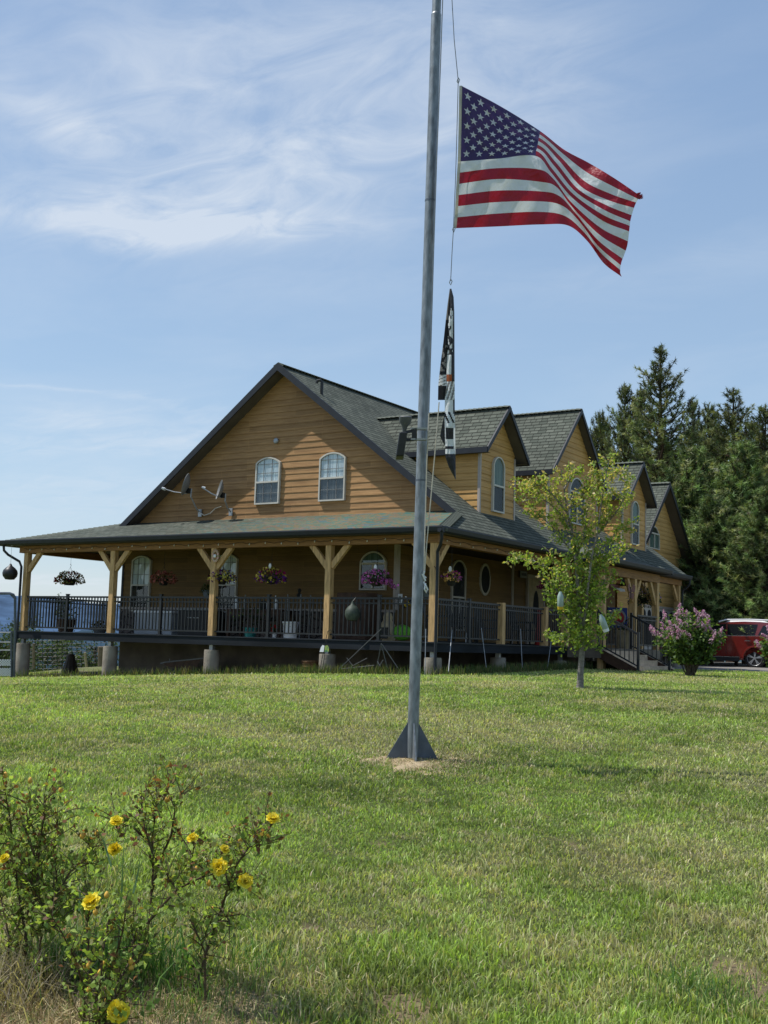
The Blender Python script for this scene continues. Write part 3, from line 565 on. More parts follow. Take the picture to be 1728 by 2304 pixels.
# deck
mb=MB(); mb.box((-25.70,21.715,1.60),(-12.57,YF-.06,1.665)); mb.box((XR+.03,YF-.05,1.60),(-12.57,YE,1.665)); mb.box((-25.70,YF-.05,1.60),(XL-.03,YE,1.665)); mb.build('deck',MT['decking'],H)
mb=MB(); mb.box((-25.72,21.70,1.46),(-12.555,21.75,1.645)); mb.build('deck_skirt',MT['fascia'],H)
mb=MB(); mb.box((-12.60,21.752,1.46),(-12.556,YE,1.645)); mb.build('deck_skirt',MT['fascia'],H)
mb=MB(); mb.box((-25.718,21.752,1.46),(-25.67,YE,1.645)); mb.build('deck_skirt',MT['fascia'],H)
mb=MB(); mb.box((-25.74,21.68,1.647),(-12.535,21.76,1.672)); mb.box((-12.60,21.762,1.647),(-12.536,YE,1.672)); mb.build('deck_edge',MT['trim_dark'],H)
mb=MB()
for x in np.arange(-25.4,-12.7,.6): mb.box((x-.02,21.76,1.48),(x+.02,YF-.02,1.598))
for y in np.arange(24.3,38,.6): mb.box((XR+.02,y-.02,1.48),(-12.62,y+.02,1.598))
mb.build('joists',MT['wood_dark'],H)
def pier(x,y,r=.19,top=1.34):
    g=g1(x,y)-.15; mb=MB(); mb.lathe((x,y,0),[(r*1.01,g),(r,g+.3),(r*.99,top-.03),(r*.94,top)],28); p=soft(mb.build('pier',MT['concrete'],H))
    mb=MB(); mb.box((x-.05,y-.05,top+.001),(x+.05,y+.05,1.6)); mb.build('pier_bracket',MT['steel'],p); return p
for x in PX: pier(x,YP+.03)
for y in (25.1,28.7,30.85,34.4,37.8): pier(-12.75,y,top=1.36 if y<26 else 1.30)
# railings
def railing(p,q,zb=1.70,zt=2.62,sp=.108):
    p=Vector(p);q=Vector(q);d=(q-p);Ln=d.length;d/=Ln; mb=MB(); n=max(2,int(Ln/sp))
    mb.bar(p+Vector((0,0,zt-.02)),q+Vector((0,0,zt-.02)),.055,.045); mb.bar(p+Vector((0,0,zt-.13)),q+Vector((0,0,zt-.13)),.03,.03); mb.bar(p+Vector((0,0,zb+.08)),q+Vector((0,0,zb+.08)),.04,.035)
    for i in range(1,n): 
        c=p+d*(Ln*i/n); mb.box((c.x-.0125,c.y-.0125,zb+.08),(c.x+.0125,c.y+.0125,zt-.03))
    mb.build('railing',MT['metal_black'],H)
def rpost(x,y):
    mb=MB(); mb.box((x-.035,y-.035,1.67),(x+.035,y+.035,2.66)); mb.box((x-.045,y-.045,2.662),(x+.045,y+.045,2.68)); mb.box((x-.055,y-.055,1.673),(x+.055,y+.055,1.69)); mb.build('rail_post',MT['metal_black'],H)
for a,b in zip(PX,PX[1:]):
    m_=(a+b)/2; railing((a+.09,YP,0),(m_-.04,YP,0)); railing((m_+.04,YP,0),(b-.09,YP,0)); rpost(m_,YP)
for a,b in ((21.9,23.4),(23.48,24.95),(25.13,27.38),(27.56,28.58)): railing((-12.66,a,0),(-12.66,b,0))
rpost(-12.66,23.44)
for a,b in ((31.6,34.3),(34.5,37.75)): railing((-12.66,a,0),(-12.66,b,0))
for a,b in ((21.9,25.2),(25.28,28.5),(28.6,31.9)): railing((-25.55,a,0),(-25.55,b,0))
# windows
def outline(w,h,rise,inset=0,n=10):
    """points of an arched opening, from bottom-left going counter clockwise; x in [-w/2,w/2], z in[0,h]"""
    w2=w/2-inset; pts=[(-w2,inset),(w2,inset)]
    if rise<=0: return pts+[(w2,h-inset),(-w2,h-inset)]
    R=(w*w/4+rise*rise)/(2*rise); cz=h-R; r=R-inset
    a0=math.asin(min(1,w2/r))
    for i in range(n+1):
        a=a0-2*a0*i/n; pts.append((r*math.sin(a),cz+r*math.cos(a)))
    return pts
def window(o,u,out,w,h,rise,fr='white',up='curtain',lo='screen',style='hung',grid=True,parent=None,name='window',curt=None):
    parent=parent or H; o=Vector(o);u=Vector(u);out=Vector(out)
    def P(x,z,d): return o+u*x+Vector((0,0,z))+out*d
    A=outline(w,h,rise);B=outline(w,h,rise,.038); mb=MB(); k=len(A)
    for i in range(k):
        j=(i+1)%k; mb.face([P(*A[i],.075),P(*A[j],.075),P(*B[j],.075),P(*B[i],.075)]); mb.face([P(*A[i],.0),P(*A[j],.0),P(*A[j],.075),P(*A[i],.075)]); mb.face([P(*B[i],.075),P(*B[j],.075),P(*B[j],.04),P(*B[i],.04)])
    f=mb.build(name,MT[fr],parent)
    C=outline(w,h,rise,.045); mid=h*.47
    def clip(pts,zlo,zhi):
        r=[]
        def cl(pts,s,z):
            out_=[]
            for i in range(len(pts)):
                a=pts[i];b=pts[(i+1)%len(pts)]; ia=(a[1]-z)*s>=0; ib=(b[1]-z)*s>=0
                if ia: out_.append(a)
                if ia!=ib: t=(z-a[1])/(b[1]-a[1]); out_.append((a[0]+(b[0]-a[0])*t,z))
            return out_
        r=cl(pts,1,zlo); return cl(r,-1,zhi)
    def pane(zl,zh,m,d,nm):
        q=clip(C,zl,zh); mb=MB(); mb.face([P(x,z,d) for x,z in q],[(x+o.x+o.y,z) for x,z in q]); mb.build(nm,MT[m],f)
    zt=h
    if style=='hung':
        pane(0,mid,lo,.034,'screen'); pane(mid,h,up,.034,'curtain'); pane(0,h,'glass' if abs(out.y)>.5 else 'glass_side',.05,'pane')
        mb=MB(); mb.bar(P(-w/2+.045,mid,.06),P(w/2-.045,mid,.06),.04,.045); mb.build('sash',MT[fr],f)
        if grid:
            mb=MB()
            for x in (-w/6,w/6):
                R=(w*w/4+rise*rise)/(2*rise) if rise>0 else 1; zt=h-R+math.sqrt(R*R-x*x)-.04 if rise>0 else h-.05
                mb.bar(P(x,.06,.054),P(x,zt,.054),.012,.012,upv=out)
            for z in (mid*.5,mid+(h-mid)*.36,): mb.bar(P(-w/2+.05,z,.054),P(w/2-.05,z,.054),.012,.012)
            mb.bar(P(-w/2+.05,mid+(h-mid)*.72,.054),P(w/2-.05,mid+(h-mid)*.72,.054),.012,.012)
            mb.build('muntins',MT['dishg'],f)
    elif style=='slider':
        zb=h*.68; pane(0,zb,lo,.034,'screen'); pane(zb,h,up,.034,'curtain'); pane(0,h,'glass' if abs(out.y)>.5 else 'glass_side',.05,'pane')
        mb=MB(); mb.bar(P(-w/2+.045,zb,.06),P(w/2-.045,zb,.06),.045,.05); mb.bar(P(0,.05,.06),P(0,zb,.06),.045,.03,upv=out); mb.build('sash',MT[fr],f)
    else:
        pane(0,h,lo,.034,'curtain'); pane(0,h,'glass' if abs(out.y)>.5 else 'glass_side',.05,'pane')
    return f
F_=((1,0,0),(0,-1,0)); R_=((0,1,0),(1,0,0))
window((-18.92,YF-.01,5.13),*F_,.80,1.24,.15); window((-16.86,YF-.01,5.13),*F_,.80,1.24,.15)
window((-23.26,YF-.01,2.30),*F_,.72,1.55,.13,up='curtain',lo='dark_in'); window((-20.17,YF-.01,2.30),*F_,.72,1.55,.13,up='curtain',lo='dark_in')
window((-15.55,YF-.01,2.89),*F_,.76,.95,.26,style='slider',up='curtain_green',lo='dark_in',fr='beige_frame')
window((XR,26.95,2.0),*R_,.74,1.85,.22,up='dark_in',lo='dark_in',grid=False,fr='beige_frame'); 
mb=MB()
# oval window
def oval(o,u,out,a,b):
    o=Vector(o);u=Vector(u);out=Vector(out); mb=MB(); n=24
    def P(k,s,d): t=2*math.pi*k/n; return o+u*(a*s*math.cos(t))+Vector((0,0,b*s*math.sin(t)))+out*d
    for k in range(n): mb.face([P(k,1,.06),P(k+1,1,.06),P(k+1,.84,.06),P(k,.84,.06)]); mb.face([P(k,1,0),P(k+1,1,0),P(k+1,1,.06),P(k,1,.06)])
    f=mb.build('oval_window',MT['beige_frame'],H); mb=MB(); mb.face([P(k,.86,.045) for k in range(n)],[(math.cos(k),math.sin(k)) for k in range(n)]); mb.build('pane',MT['dark_in'],f)
oval((XR,28.45,3.43),*R_,.30,.44)
# entry door with oval glass, and sign over it
mb=MB(); mb.box((XR+.02,31.15,1.68),(XR+.07,32.15,3.65)); d_=mb.build('front_door',MT['beige'],H)
mb=MB(); mb.box((XR+.02,31.05,1.68),(XR+.09,31.14,3.75)); mb.box((XR+.02,32.16,1.68),(XR+.09,32.25,3.75)); mb.box((XR+.02,31.14,3.66),(XR+.09,32.16,3.75)); mb.build('door_frame',MT['trimc'],d_)
mb=MB(); mb.face([(XR+.075,31.65+.2*math.cos(t*math.pi/10),2.75+.55*math.sin(t*math.pi/10)) for t in range(20)],[(.1*t,.2) for t in range(20)]); mb.build('door_glass',MT['dark_in'],d_)
# gable vent / lamp disc
mb=MB(); mb.lathe((0,0,0),[(.075,0),(.075,.04),(.055,.055),(.02,.06)],18)
mb.v=[(-18.70+v[0],YF-.03-v[2],6.79+v[1]) for v in mb.v]; mb.build('gable_vent',MT['steel'],H)
# roof vent pipe
mb=MB(); vz=zr(-17.36); mb.tube([(-17.36,23.95,vz-.05),(-17.36,23.95,vz+.33),(-17.40,23.93,vz+.37),(-17.47,23.9,vz+.36),(-17.49,23.89,vz+.30)],.04,10); mb.build('vent_pipe',MT['metal_black'],H)
# dormers on the right slope. yc centre, hw half width of wall, roof half width, apex z
def dormer(yc,hw,hr,za,ze,xf=-13.35,ov=.30,win=None,rk=.14):
    sl=(za-ze)/hr; xb=XP+(ZP-za)/SL if za<ZP else XP
    x_=lambda z: XP+(ZP-z)/SL   # main roof x at height z
    for s in (-1,1):
        mb=MB(); P=[(xf+ov,yc,za),(x_(za)-.1,yc,za),(x_(ze)-.1,yc+s*hr,ze),(xf+ov,yc+s*hr,ze)]
        quadroof(P,(1,0,0),mb,.05); mb.build('dormer_roof',MT['shingle'],H)
        mb=MB(); rake(yc,za+.012,yc+s*(hr+.01),ze+.006,xf+ov+.001,h=rk,ax='y',mb=mb); mb.build('rake_board',MT['trim_dark'],H)
        mb=MB(); y0=yc+s*hr; a,b=sorted((y0,y0+s*.045)); mb.box((x_(ze)-.2,a,ze-.13),(xf+ov+.03,b,ze+.006)); mb.build('fascia',MT['trim_dark'],H)
        mb=MB(); mb.face([(xf,yc,za-rk+.03),(xf+ov,yc,za-rk+.03),(xf+ov,yc+s*hr,ze-rk+.03),(xf,yc+s*hr,ze-rk+.03)]); mb.face([(x_(ze)-.1,yc+s*hw,ze-.11),(xf+ov,yc+s*hw,ze-.11),(xf+ov,yc+s*hr,ze-.11),(x_(ze)-.1,yc+s*hr,ze-.11)]); mb.build('soffit',MT['soffit'],H)
        # side wall
        y0=yc+s*hw; zb=zr(xf)-.02
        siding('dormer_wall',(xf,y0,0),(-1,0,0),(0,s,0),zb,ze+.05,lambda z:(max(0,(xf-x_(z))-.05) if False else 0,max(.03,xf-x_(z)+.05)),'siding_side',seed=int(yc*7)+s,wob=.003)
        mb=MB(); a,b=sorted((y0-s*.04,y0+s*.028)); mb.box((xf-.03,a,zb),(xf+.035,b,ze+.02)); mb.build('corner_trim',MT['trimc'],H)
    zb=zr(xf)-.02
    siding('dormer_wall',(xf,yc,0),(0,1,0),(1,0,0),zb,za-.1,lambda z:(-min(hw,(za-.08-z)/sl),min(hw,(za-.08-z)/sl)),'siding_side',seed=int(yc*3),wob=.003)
    mb=MB(); zt=za-.12
    mb.face([(xf-.005,yc-hw,zb),(xf-.005,yc+hw,zb),(xf-.005,yc+hw,za-hw*sl-.05),(xf-.005,yc,zt),(xf-.005,yc-hw,za-hw*sl-.05)]); mb.build('wall_core',MT['siding_side'],H)
    capline((x_(za)-.1,yc,za+.01),(xf+ov,yc,za+.01),w=.13)
dormer(26.05,.95,1.16,7.64,6.42); dormer(35.65,1.03,1.2,7.64,6.42); dormer(30.80,1.72,1.92,8.46,6.44,ov=.22)
window((-13.345,26.03,4.95),*R_,.62,1.41,.24,up='curtain_green',lo='dark_in',grid=False); window((-13.345,35.64,4.97),*R_,.62,1.41,.24,up='curtain_green',lo='dark_in',grid=False)
window((-13.345,30.95,5.15),*R_,1.1,1.35,.45,style='slider',up='dark_in',lo='dark_in')
# garage wing, gable facing +X
gx,gy,ghw,gza,gze=-14.95,42.6,3.7,7.97,3.98
gs=(gza-gze)/4.2
for s in (-1,1):
    mb=MB(); hwv=4.2; quadroof([(gx+.4,gy,gza),(XP-4,gy,gza),(XP-4,gy+s*hwv,gze),(gx+.4,gy+s*hwv,gze)],(1,0,0),mb); mb.build('roof',MT['shingle'],H)
    mb=MB(); rake(gy,gza+.015,gy+s*hwv,gze+.01,gx+.401,h=.2,ax='y',mb=mb); mb.build('rake_board',MT['trim_dark'],H)
    mb=MB(); mb.face([(gx,gy,gza-.16),(gx+.4,gy,gza-.16),(gx+.4,gy+s*hwv,gze-.16),(gx,gy+s*hwv,gze-.16)]); mb.face([(gx-6,gy+s*ghw,gze-.12),(gx+.4,gy+s*ghw,gze-.12),(gx+.4,gy+s*hwv,gze-.12),(gx-6,gy+s*hwv,gze-.12)]); mb.build('soffit',MT['soffit'],H)
capline((gx-6,gy,gza+.01),(gx+.4,gy,gza+.01))
ghw=3.75
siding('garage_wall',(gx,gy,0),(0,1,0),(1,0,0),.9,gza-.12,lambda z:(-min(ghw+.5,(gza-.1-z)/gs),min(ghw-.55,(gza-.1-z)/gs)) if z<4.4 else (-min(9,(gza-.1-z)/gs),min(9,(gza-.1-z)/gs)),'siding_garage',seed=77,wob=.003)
mb=MB(); mb.box((gx-7,gy-ghw-.3,.5),(gx-.01,gy+ghw-.6,4.4)); mb.face([(gx-.01,gy-4.1,4.0),(gx-.01,gy+3.9,4.0),(gx-.01,gy,gza-.14)]); mb.build('wall_core',MT['siding_side'],H)
mb=MB(); mb.box((gx-.03,gy+3.12,.9),(gx+.04,gy+3.2,4.2)); mb.build('corner_trim',MT['trimc'],H)
window((gx,41.93,5.40),*R_,1.12,.85,.42,style='slider',up='dark_in',lo='curtain_green')
def garage_door(y0,y1,zt=3.24):
    mb=MB(); mb.box((gx+.01,y0,1.0),(gx+.05,y1,zt-.03)); g=mb.build('garage_door',MT['white'],H)
    mb=MB(); mb.box((gx+.01,y0-.09,1.0),(gx+.08,y0-.002,zt+.06)); mb.box((gx+.01,y1+.002,1.0),(gx+.08,y1+.09,zt+.06)); mb.box((gx+.01,y0-.001,zt-.028),(gx+.08,y1+.001,zt+.06)); mb.build('door_trim',MT['trimc'],g)
    mb=MB(); n=4
    for i in range(n):
        c=y0+(y1-y0)*(i+.5)/n; w=(y1-y0)/n*.33; pts=[(gx+.054,c-w,zt-.42),(gx+.054,c+w,zt-.42)]+[(gx+.054,c+w*math.cos(t*math.pi/8),zt-.25+.14*math.sin(t*math.pi/8)) for t in range(9)]
        mb.face(pts,[(p[1],p[2]) for p in pts])
    mb.build('door_window',MT['dark_in'],g); mb=MB()
    for z in (1.55,2.05,2.55): mb.box((gx+.049,y0+.01,z),(gx+.053,y1-.01,z+.015))
    mb.build('panel_joint',MT['dishg'],g)
garage_door(39.5,41.7); garage_door(42.35,44.75)
mb=MB(); mb.lathe((gx+.12,45.35,3.3),[(.05,0),(.08,.05),(.06,.2),(.02,.25)],10); mb.build('wall_lamp',MT['metal_black'],H)
# portico over the stairs
PXX=-11.72
pe=3.97; pa=29.2-.5; pb=33.35; px1=-11.40
mb=MB(); zt=pe+.75*.62
quadroof([(px1,pa,pe),(px1,pb,pe),(px1-1.0,pb-.9,pe+.42),(px1-1.0,pa+.9,pe+.42)],(0,1,0),mb); quadroof([(px1-1.0,pa+.9,pe+.42),(px1-1.0,pb-.9,pe+.42),(px1-1.9,pb-1.1,pe+.95),(px1-1.9,pa+1.1,pe+.95)],(0,1,0),mb)
quadroof([(px1,pb,pe),(px1-1.2,pb,pe+.10),(px1-1.9,pb-1.1,pe+.95),(px1-1.0,pb-.9,pe+.42)],(1,0,0),mb); quadroof([(px1,pa,pe),(px1-1.2,pa,pe+.10),(px1-1.9,pa+1.1,pe+.95),(px1-1.0,pa+.9,pe+.42)],(1,0,0),mb)
mb.build('portico_roof',MT['shingle'],H)
capline((px1,pa,pe+.01),(px1-1.0,pa+.9,pe+.43),w=.1); capline((px1,pb,pe+.01),(px1-1.0,pb-.9,pe+.43),w=.1)
gutter((px1+.002,pa,pe),(px1+.002,pb,pe),(1,0,0)); gutter((px1-.9,pa-.002,pe),(px1+.1,pa-.002,pe),(0,-1,0)); gutter((px1-.9,pb+.002,pe),(px1+.1,pb+.002,pe),(0,1,0))
mb=MB(); mb.box((px1-1.0,pa+.02,pe-.10),(px1-.02,pb-.02,pe-.07)); mb.build('porch_ceiling',MT['ceiling'],H)
mb=MB(); mb.box((PXX-.09,29.2-.3,3.60),(PXX+.09,33.22,3.84)); mb.box((-12.55,33.02,3.62),(PXX-.1,33.20,3.82)); mb.box((-12.55,28.92,3.62),(PXX-.1,29.1,3.82)); mb.build('beam',MT['timber_beam'],H)
for y,br in ((29.0,((0,1),)),(31.28,((0,1),(0,-1))),(33.1,((0,-1),(-1,0)))):
    mb=MB(); zb=g1(PXX,y) if y>29.5 else g1(PXX,y); mb.box((PXX-.085,y-.085,zb),(PXX+.085,y+.085,3.60)); p=mb.build('porch_post',MT['timber'],H)
    for dx,dy in br:
        mb=MB(); mb.bar((PXX+dx*.06,y+dy*.06,2.98),(PXX+dx*.5,y+dy*.5,3.62),.09,.13,upv=(-dx,-dy,1)); mb.build('brace',MT['timber'],p)
mb=MB(); mb.box((-12.56,28.75,1.58),(-11.64,33.2,1.655)); mb.box((-11.66,28.7,1.40),(-11.62,33.25,1.645)); mb.box((-12.55,28.7,1.40),(-11.66,28.74,1.645)); mb.build('deck',MT['decking'],H)
# stairs
sy0,sy1=28.75,31.35; stt=[]
str_=None
mb=MB(); n=4
for i in range(n):
    x0=-11.62+.29*i; z=1.655-.145*(i+1) if i<3 else 1.655-.145*3.9
    mb.box((x0-.02,sy0+.03,z-.04),(x0+.30,sy1+.18*i-.03,z)); 
ob_st=mb.build('stair_treads',MT['step'],H)
mb=MB()
for i in range(n):
    x0=-11.62+.29*i; z=1.655-.145*(i+1) if i<3 else 1.08; zt_=1.655-.145*i
    mb.box((x0-.0,sy0+.05,z+.001),(x0+.02,sy1+.18*max(0,i-0)-.05,zt_-.042 if i else 1.60))
mb.build('stair_riser',MT['step'],ob_st)
for y in (sy0,sy1):
    mb=MB(); mb.bar((-11.62,y,1.50),(-10.55,y,.98),.04,.24); mb.build('stringer',MT['wood_dark'],ob_st)
def handrail(y,xa=-11.66,xb=-10.58):
    za,zb=1.655,g1(xb,y); mb=MB()
    mb.bar((xa,y,za+.93),(xb,y,zb+.95),.05,.05); mb.bar((xa,y,za+.10),(xb,y,zb+.14),.035,.035)
    k=9
    for i in range(1,k):
        f=i/k; x=xa+(xb-xa)*f; z0=za+.1+(zb+.14-za-.1)*f; z1=za+.93+(zb+.95-za-.93)*f; mb.box((x-.01,y-.01,z0),(x+.01,y+.01,z1))
    mb.box((xb-.03,y-.03,zb-.03),(xb+.03,y+.03,zb+1.0)); mb.box((xa-.03,y-.03,za),(xa+.03,y+.03,za+1.0)); mb.build('handrail',MT['metal_black'],H)
handrail(28.62); handrail(31.0)
railing((-11.66,31.42,0),(-11.66,33.0,0)); railing((-12.5,33.12,0),(-11.8,33.12,0))
# downspouts
def pipe(pts,r=.035,name='downspout'):
    mb=MB(); mb.tube(pts,r,8); return soft(mb.build(name,MT['trim_dark'],H))
pipe([(-12.27,21.42,4.0),(-12.27,21.44,3.86),(-12.33,21.5,3.74),(-12.48,21.64,3.60),(-12.50,21.68,3.4),(-12.50,21.68,1.3),(-12.48,21.66,1.0)])
pipe([(-26.10,21.40,3.98),(-26.10,21.42,3.85),(-26.02,21.5,3.74),(-25.75,21.68,3.56),(-25.68,21.70,3.42),(-25.68,21.70,1.7),(-25.68,21.66,1.2)])
pipe([(-12.27,37.95,4.0),(-12.27,37.95,3.85),(-12.36,37.95,3.75),(-12.50,37.95,3.66),(-12.52,37.95,3.5),(-12.52,37.95,1.2)])
mb=MB(); mb.box((-25.2,YF+8,.0),(-24.0,YF+8.05,1.4)); 
# ------------------------------------------------------------------ helpers for planting
def zsp(u,v,ax,val): return at(u,v,ax,val)
def string_lights():
    mb=MB(); x=-25.6; pts=[]
    cord=[]; bul=[]
    while x<-12.7: cord.append((x,21.685,3.90+.018*math.sin(x*9)+.012*math.sin(x*23))); x+=.12
    y=21.9
    cr=[( -12.545,y+.12*i,3.89+.02*math.sin(i*.9)) for i in range(0,60)]
    t=thing('string_lights','dark cord of small clear bulbs strung along the porch beam','string lights',(-19,21.68,3.9))
    mb.tube(cord,.005,4); mb.build('cord',MT['metal_black'],t); mb=MB(); mb.tube(cr,.005,4); mb.build('cord',MT['metal_black'],t)
    for k in range(2,len(cord),4):
        mb=MB(); c=cord[k]; mb.sphere((c[0],c[1]-.005,c[2]-.035),.016,6); mb.sphere((c[0],c[1],c[2]-.012),.01,5); mb.build('bulb',MT['bulb'],t)
    for k in range(2,len(cr),5):
        mb=MB(); c=cr[k]; mb.sphere((c[0]+.005,c[1],c[2]-.035),.016,6); mb.build('bulb',MT['bulb'],t)
MT['bulb']=mat('clear_bulb',(.75,.72,.6),.15,.05,9,spec=.6)
string_lights()
def basket(loc,label,pal,w=.42,h=.26,top=3.96,n=260,green=90,potr=.15,trail=None,pot='black_pot',card=False,fl=.055):
    x,y,z=loc; t=thing('hanging_basket',label,'hanging basket',(x,y,z-.12),'hanging flower baskets on the porch')
    mb=MB(); mb.lathe((x,y,z-.17),[(potr*.62,0),(potr*.8,.06),(potr,.15),(potr*1.06,.155),(potr*1.04,.175)],16); soft(mb.build('pot',MT[pot],t))
    mb=MB(); hk=z+.34
    for k in range(3):
        a=2*math.pi*k/3; mb.tube([(x+potr*math.cos(a),y+potr*math.sin(a),z),(x,y,hk)],.004,4)
    mb.tube([(x,y,hk-.01),(x+.02,y,hk+.05),(x,y,hk+.09),(x-.015,y,hk+.06)],.006,5); mb.tube([(x,y,hk+.08),(x,y,top)],.004,4); mb.build('hanger',MT['metal_black'],t)
    def cloud(k,rs=1.0,shell=False):
        d=unit(rng.normal(size=(k,3))); r=(rng.random(k)**(.35 if not shell else .12))[:,None]; P=d*r*np.array([w/2,w/2,h/2])*rs+np.array([x,y,z+.03])
        P[:,2]+=.0; P[:,2]-=.5*np.maximum(0,np.hypot(P[:,0]-x,P[:,1]-y)-w*.33); return P
    Pg=cloud(green*3); leaves('foliage',Pg,.06,pick([(.04,.08,.02),(.06,.11,.03),(.03,.05,.02)],len(Pg)),MT['leaf'],t)
    Pf=cloud(n,1.05,True); k=len(Pf)
    if trail:
        q=rng.random((60,1)); Pt=np.array([x,y,z])+q*np.array(trail)+rng.normal(size=(60,3))*.03; Pf=np.vstack([Pf,Pt]); leaves('foliage',Pt+rng.normal(size=(60,3))*.03,.05,pick([(.05,.09,.03)],60),MT['leaf'],t)
    # colour by angular sector so blossoms read as clumps
    ang=np.arctan2(Pf[:,2]-z,(Pf[:,0]-x)); seed=rng.random()*9; idx=(fbm(Pf[:,0]*9+seed*7,Pf[:,2]*9+3,4,2)*len(pal)*1.6).astype(int)%len(pal)
    cols=np.clip(np.array(pal)[idx]*(1+.25*rng.normal(size=(len(Pf),1))),.004,1)
    leaves('blossoms',Pf,fl,cols,MT['petal'],t,asp=1.1,dirs=(Pf-np.array([x,y,z-.05])))
    if card:
        mb=MB(); mb.lathe((0,0,0),[(.045,0),(.05,.004),(.045,.008)],14); mb.v=[(x+v[0]*.8,y-.06-v[2],z+h*.5+.09+v[1]*1.3) for v in mb.v]; mb.build('plant_tag',MT['whitep'],t)
    return t
DR=(.22,.01,.015);PK=(.5,.10,.12);PU=(.14,.03,.28);MG=(.40,.02,.17);YE_=(.75,.6,.12);LI=(.55,.15,.45);OR=(.5,.2,.08)
basket((-24.95,22.8,3.14),'hanging basket of dark red flowers alone in the open left bay',[DR,DR,(.3,.03,.03),(.35,.3,.08),(.12,.10,.04)],w=.78,h=.34,potr=.19,n=300,green=130)
basket((-21.43,22.8,3.13),'hanging basket of salmon pink foliage beside the left window',[(.42,.12,.10),(.35,.10,.08),(.48,.18,.14)],w=.66,h=.3,n=330,green=50,card=False)
basket((-18.75,22.0,3.10),'hanging basket of purple, maroon and yellow petunias against the timber post',[PU,(.22,.02,.08),YE_,PU,(.55,.5,.1)],w=.66,h=.30,n=330,card=False,potr=.13)
basket((-17.39,22.2,3.12),'hanging basket of magenta and yellow petunias with a white tag between two posts',[MG,PU,YE_,MG,(.3,.01,.08)],w=.72,h=.34,n=350,card=True,potr=.15)
basket((-14.25,22.0,3.05),'trailing lilac-pink petunia basket in front of the sliding window',[LI,LI,(.5,.12,.4),(.05,.09,.03)],w=.66,h=.32,n=240,card=True,potr=.15,trail=(.52,0,-.18))
basket((-12.75,22.75,3.10),'small basket of pink and yellow petunias right of the corner post',[LI,(.75,.45,.15),(.5,.08,.3)],w=.42,h=.22,n=150,green=30,card=True,potr=.12)
basket((-20.05,23.0,2.83),'grey bucket basket of thin green leaves left of the middle post',[(.06,.09,.03),(.09,.11,.05)],w=.42,h=.26,n=60,green=70,potr=.15,pot='grey_pot')
basket((-13.42,22.9,2.85),'grey-green basket with sparse pink flowers behind the corner post',[(.22,.08,.06),(.07,.09,.04)],w=.44,h=.28,n=70,green=70,potr=.17,pot='grey_pot')
p=at(1450,1345,0,-12.1); basket((-12.1,p.y,p.z),'leafy basket with white and violet flowers hanging in the entrance portico',[(.05,.08,.03),(.06,.09,.04),(.05,.08,.03),(.3,.2,.5),(.6,.6,.5)],w=.95,h=.6,n=260,green=200,potr=.15,top=3.6)
p=at(1237,1318,0,-13.0); basket((-13.0,p.y,p.z),'dark magenta basket hanging in the shade behind the young tree',[(.25,.01,.08),(.3,.02,.12)],w=.6,h=.3,n=200,green=60)
# hanging gourd bells
t=thing('gourd_ornament','round black gourd hanging from the far left eave','hanging ornament',(-25.765,21.40,3.05)); c=(-25.765,21.40,3.24)
mb=MB(); mb.lathe(c,[(.02,-.2),(.12,-.19),(.19,-.1),(.205,-.02),(.185,.06),(.12,.13),(.05,.18),(.02,.24)],20); soft(mb.build('gourd_body',MT['metal_black'],t)); mb=MB(); mb.tube([(c[0],c[1],c[2]+.23),(c[0],c[1],4.0)],.005,4); mb.build('cord',MT['rope'],t)
MT['gourdg']=mat('dull_green_gourd',(.05,.065,.05),.6,.3,12)
p=at(793,1378,1,21.66); t=thing('gourd_ornament','dull green gourd hanging on the railing right of the fourth post','hanging ornament',(p.x,p.y,p.z-.2))
mb=MB(); mb.lathe(p,[(.02,-.19),(.12,-.17),(.17,-.06),(.165,.04),(.11,.12),(.05,.17),(.03,.22),(.015,.26)],18); soft(mb.build('gourd_body',MT['gourdg'],t)); mb=MB(); mb.tube([(p.x,p.y,p.z+.25),(p.x,YP-.03,2.62)],.005,4); mb.build('cord',MT['rope'],t)
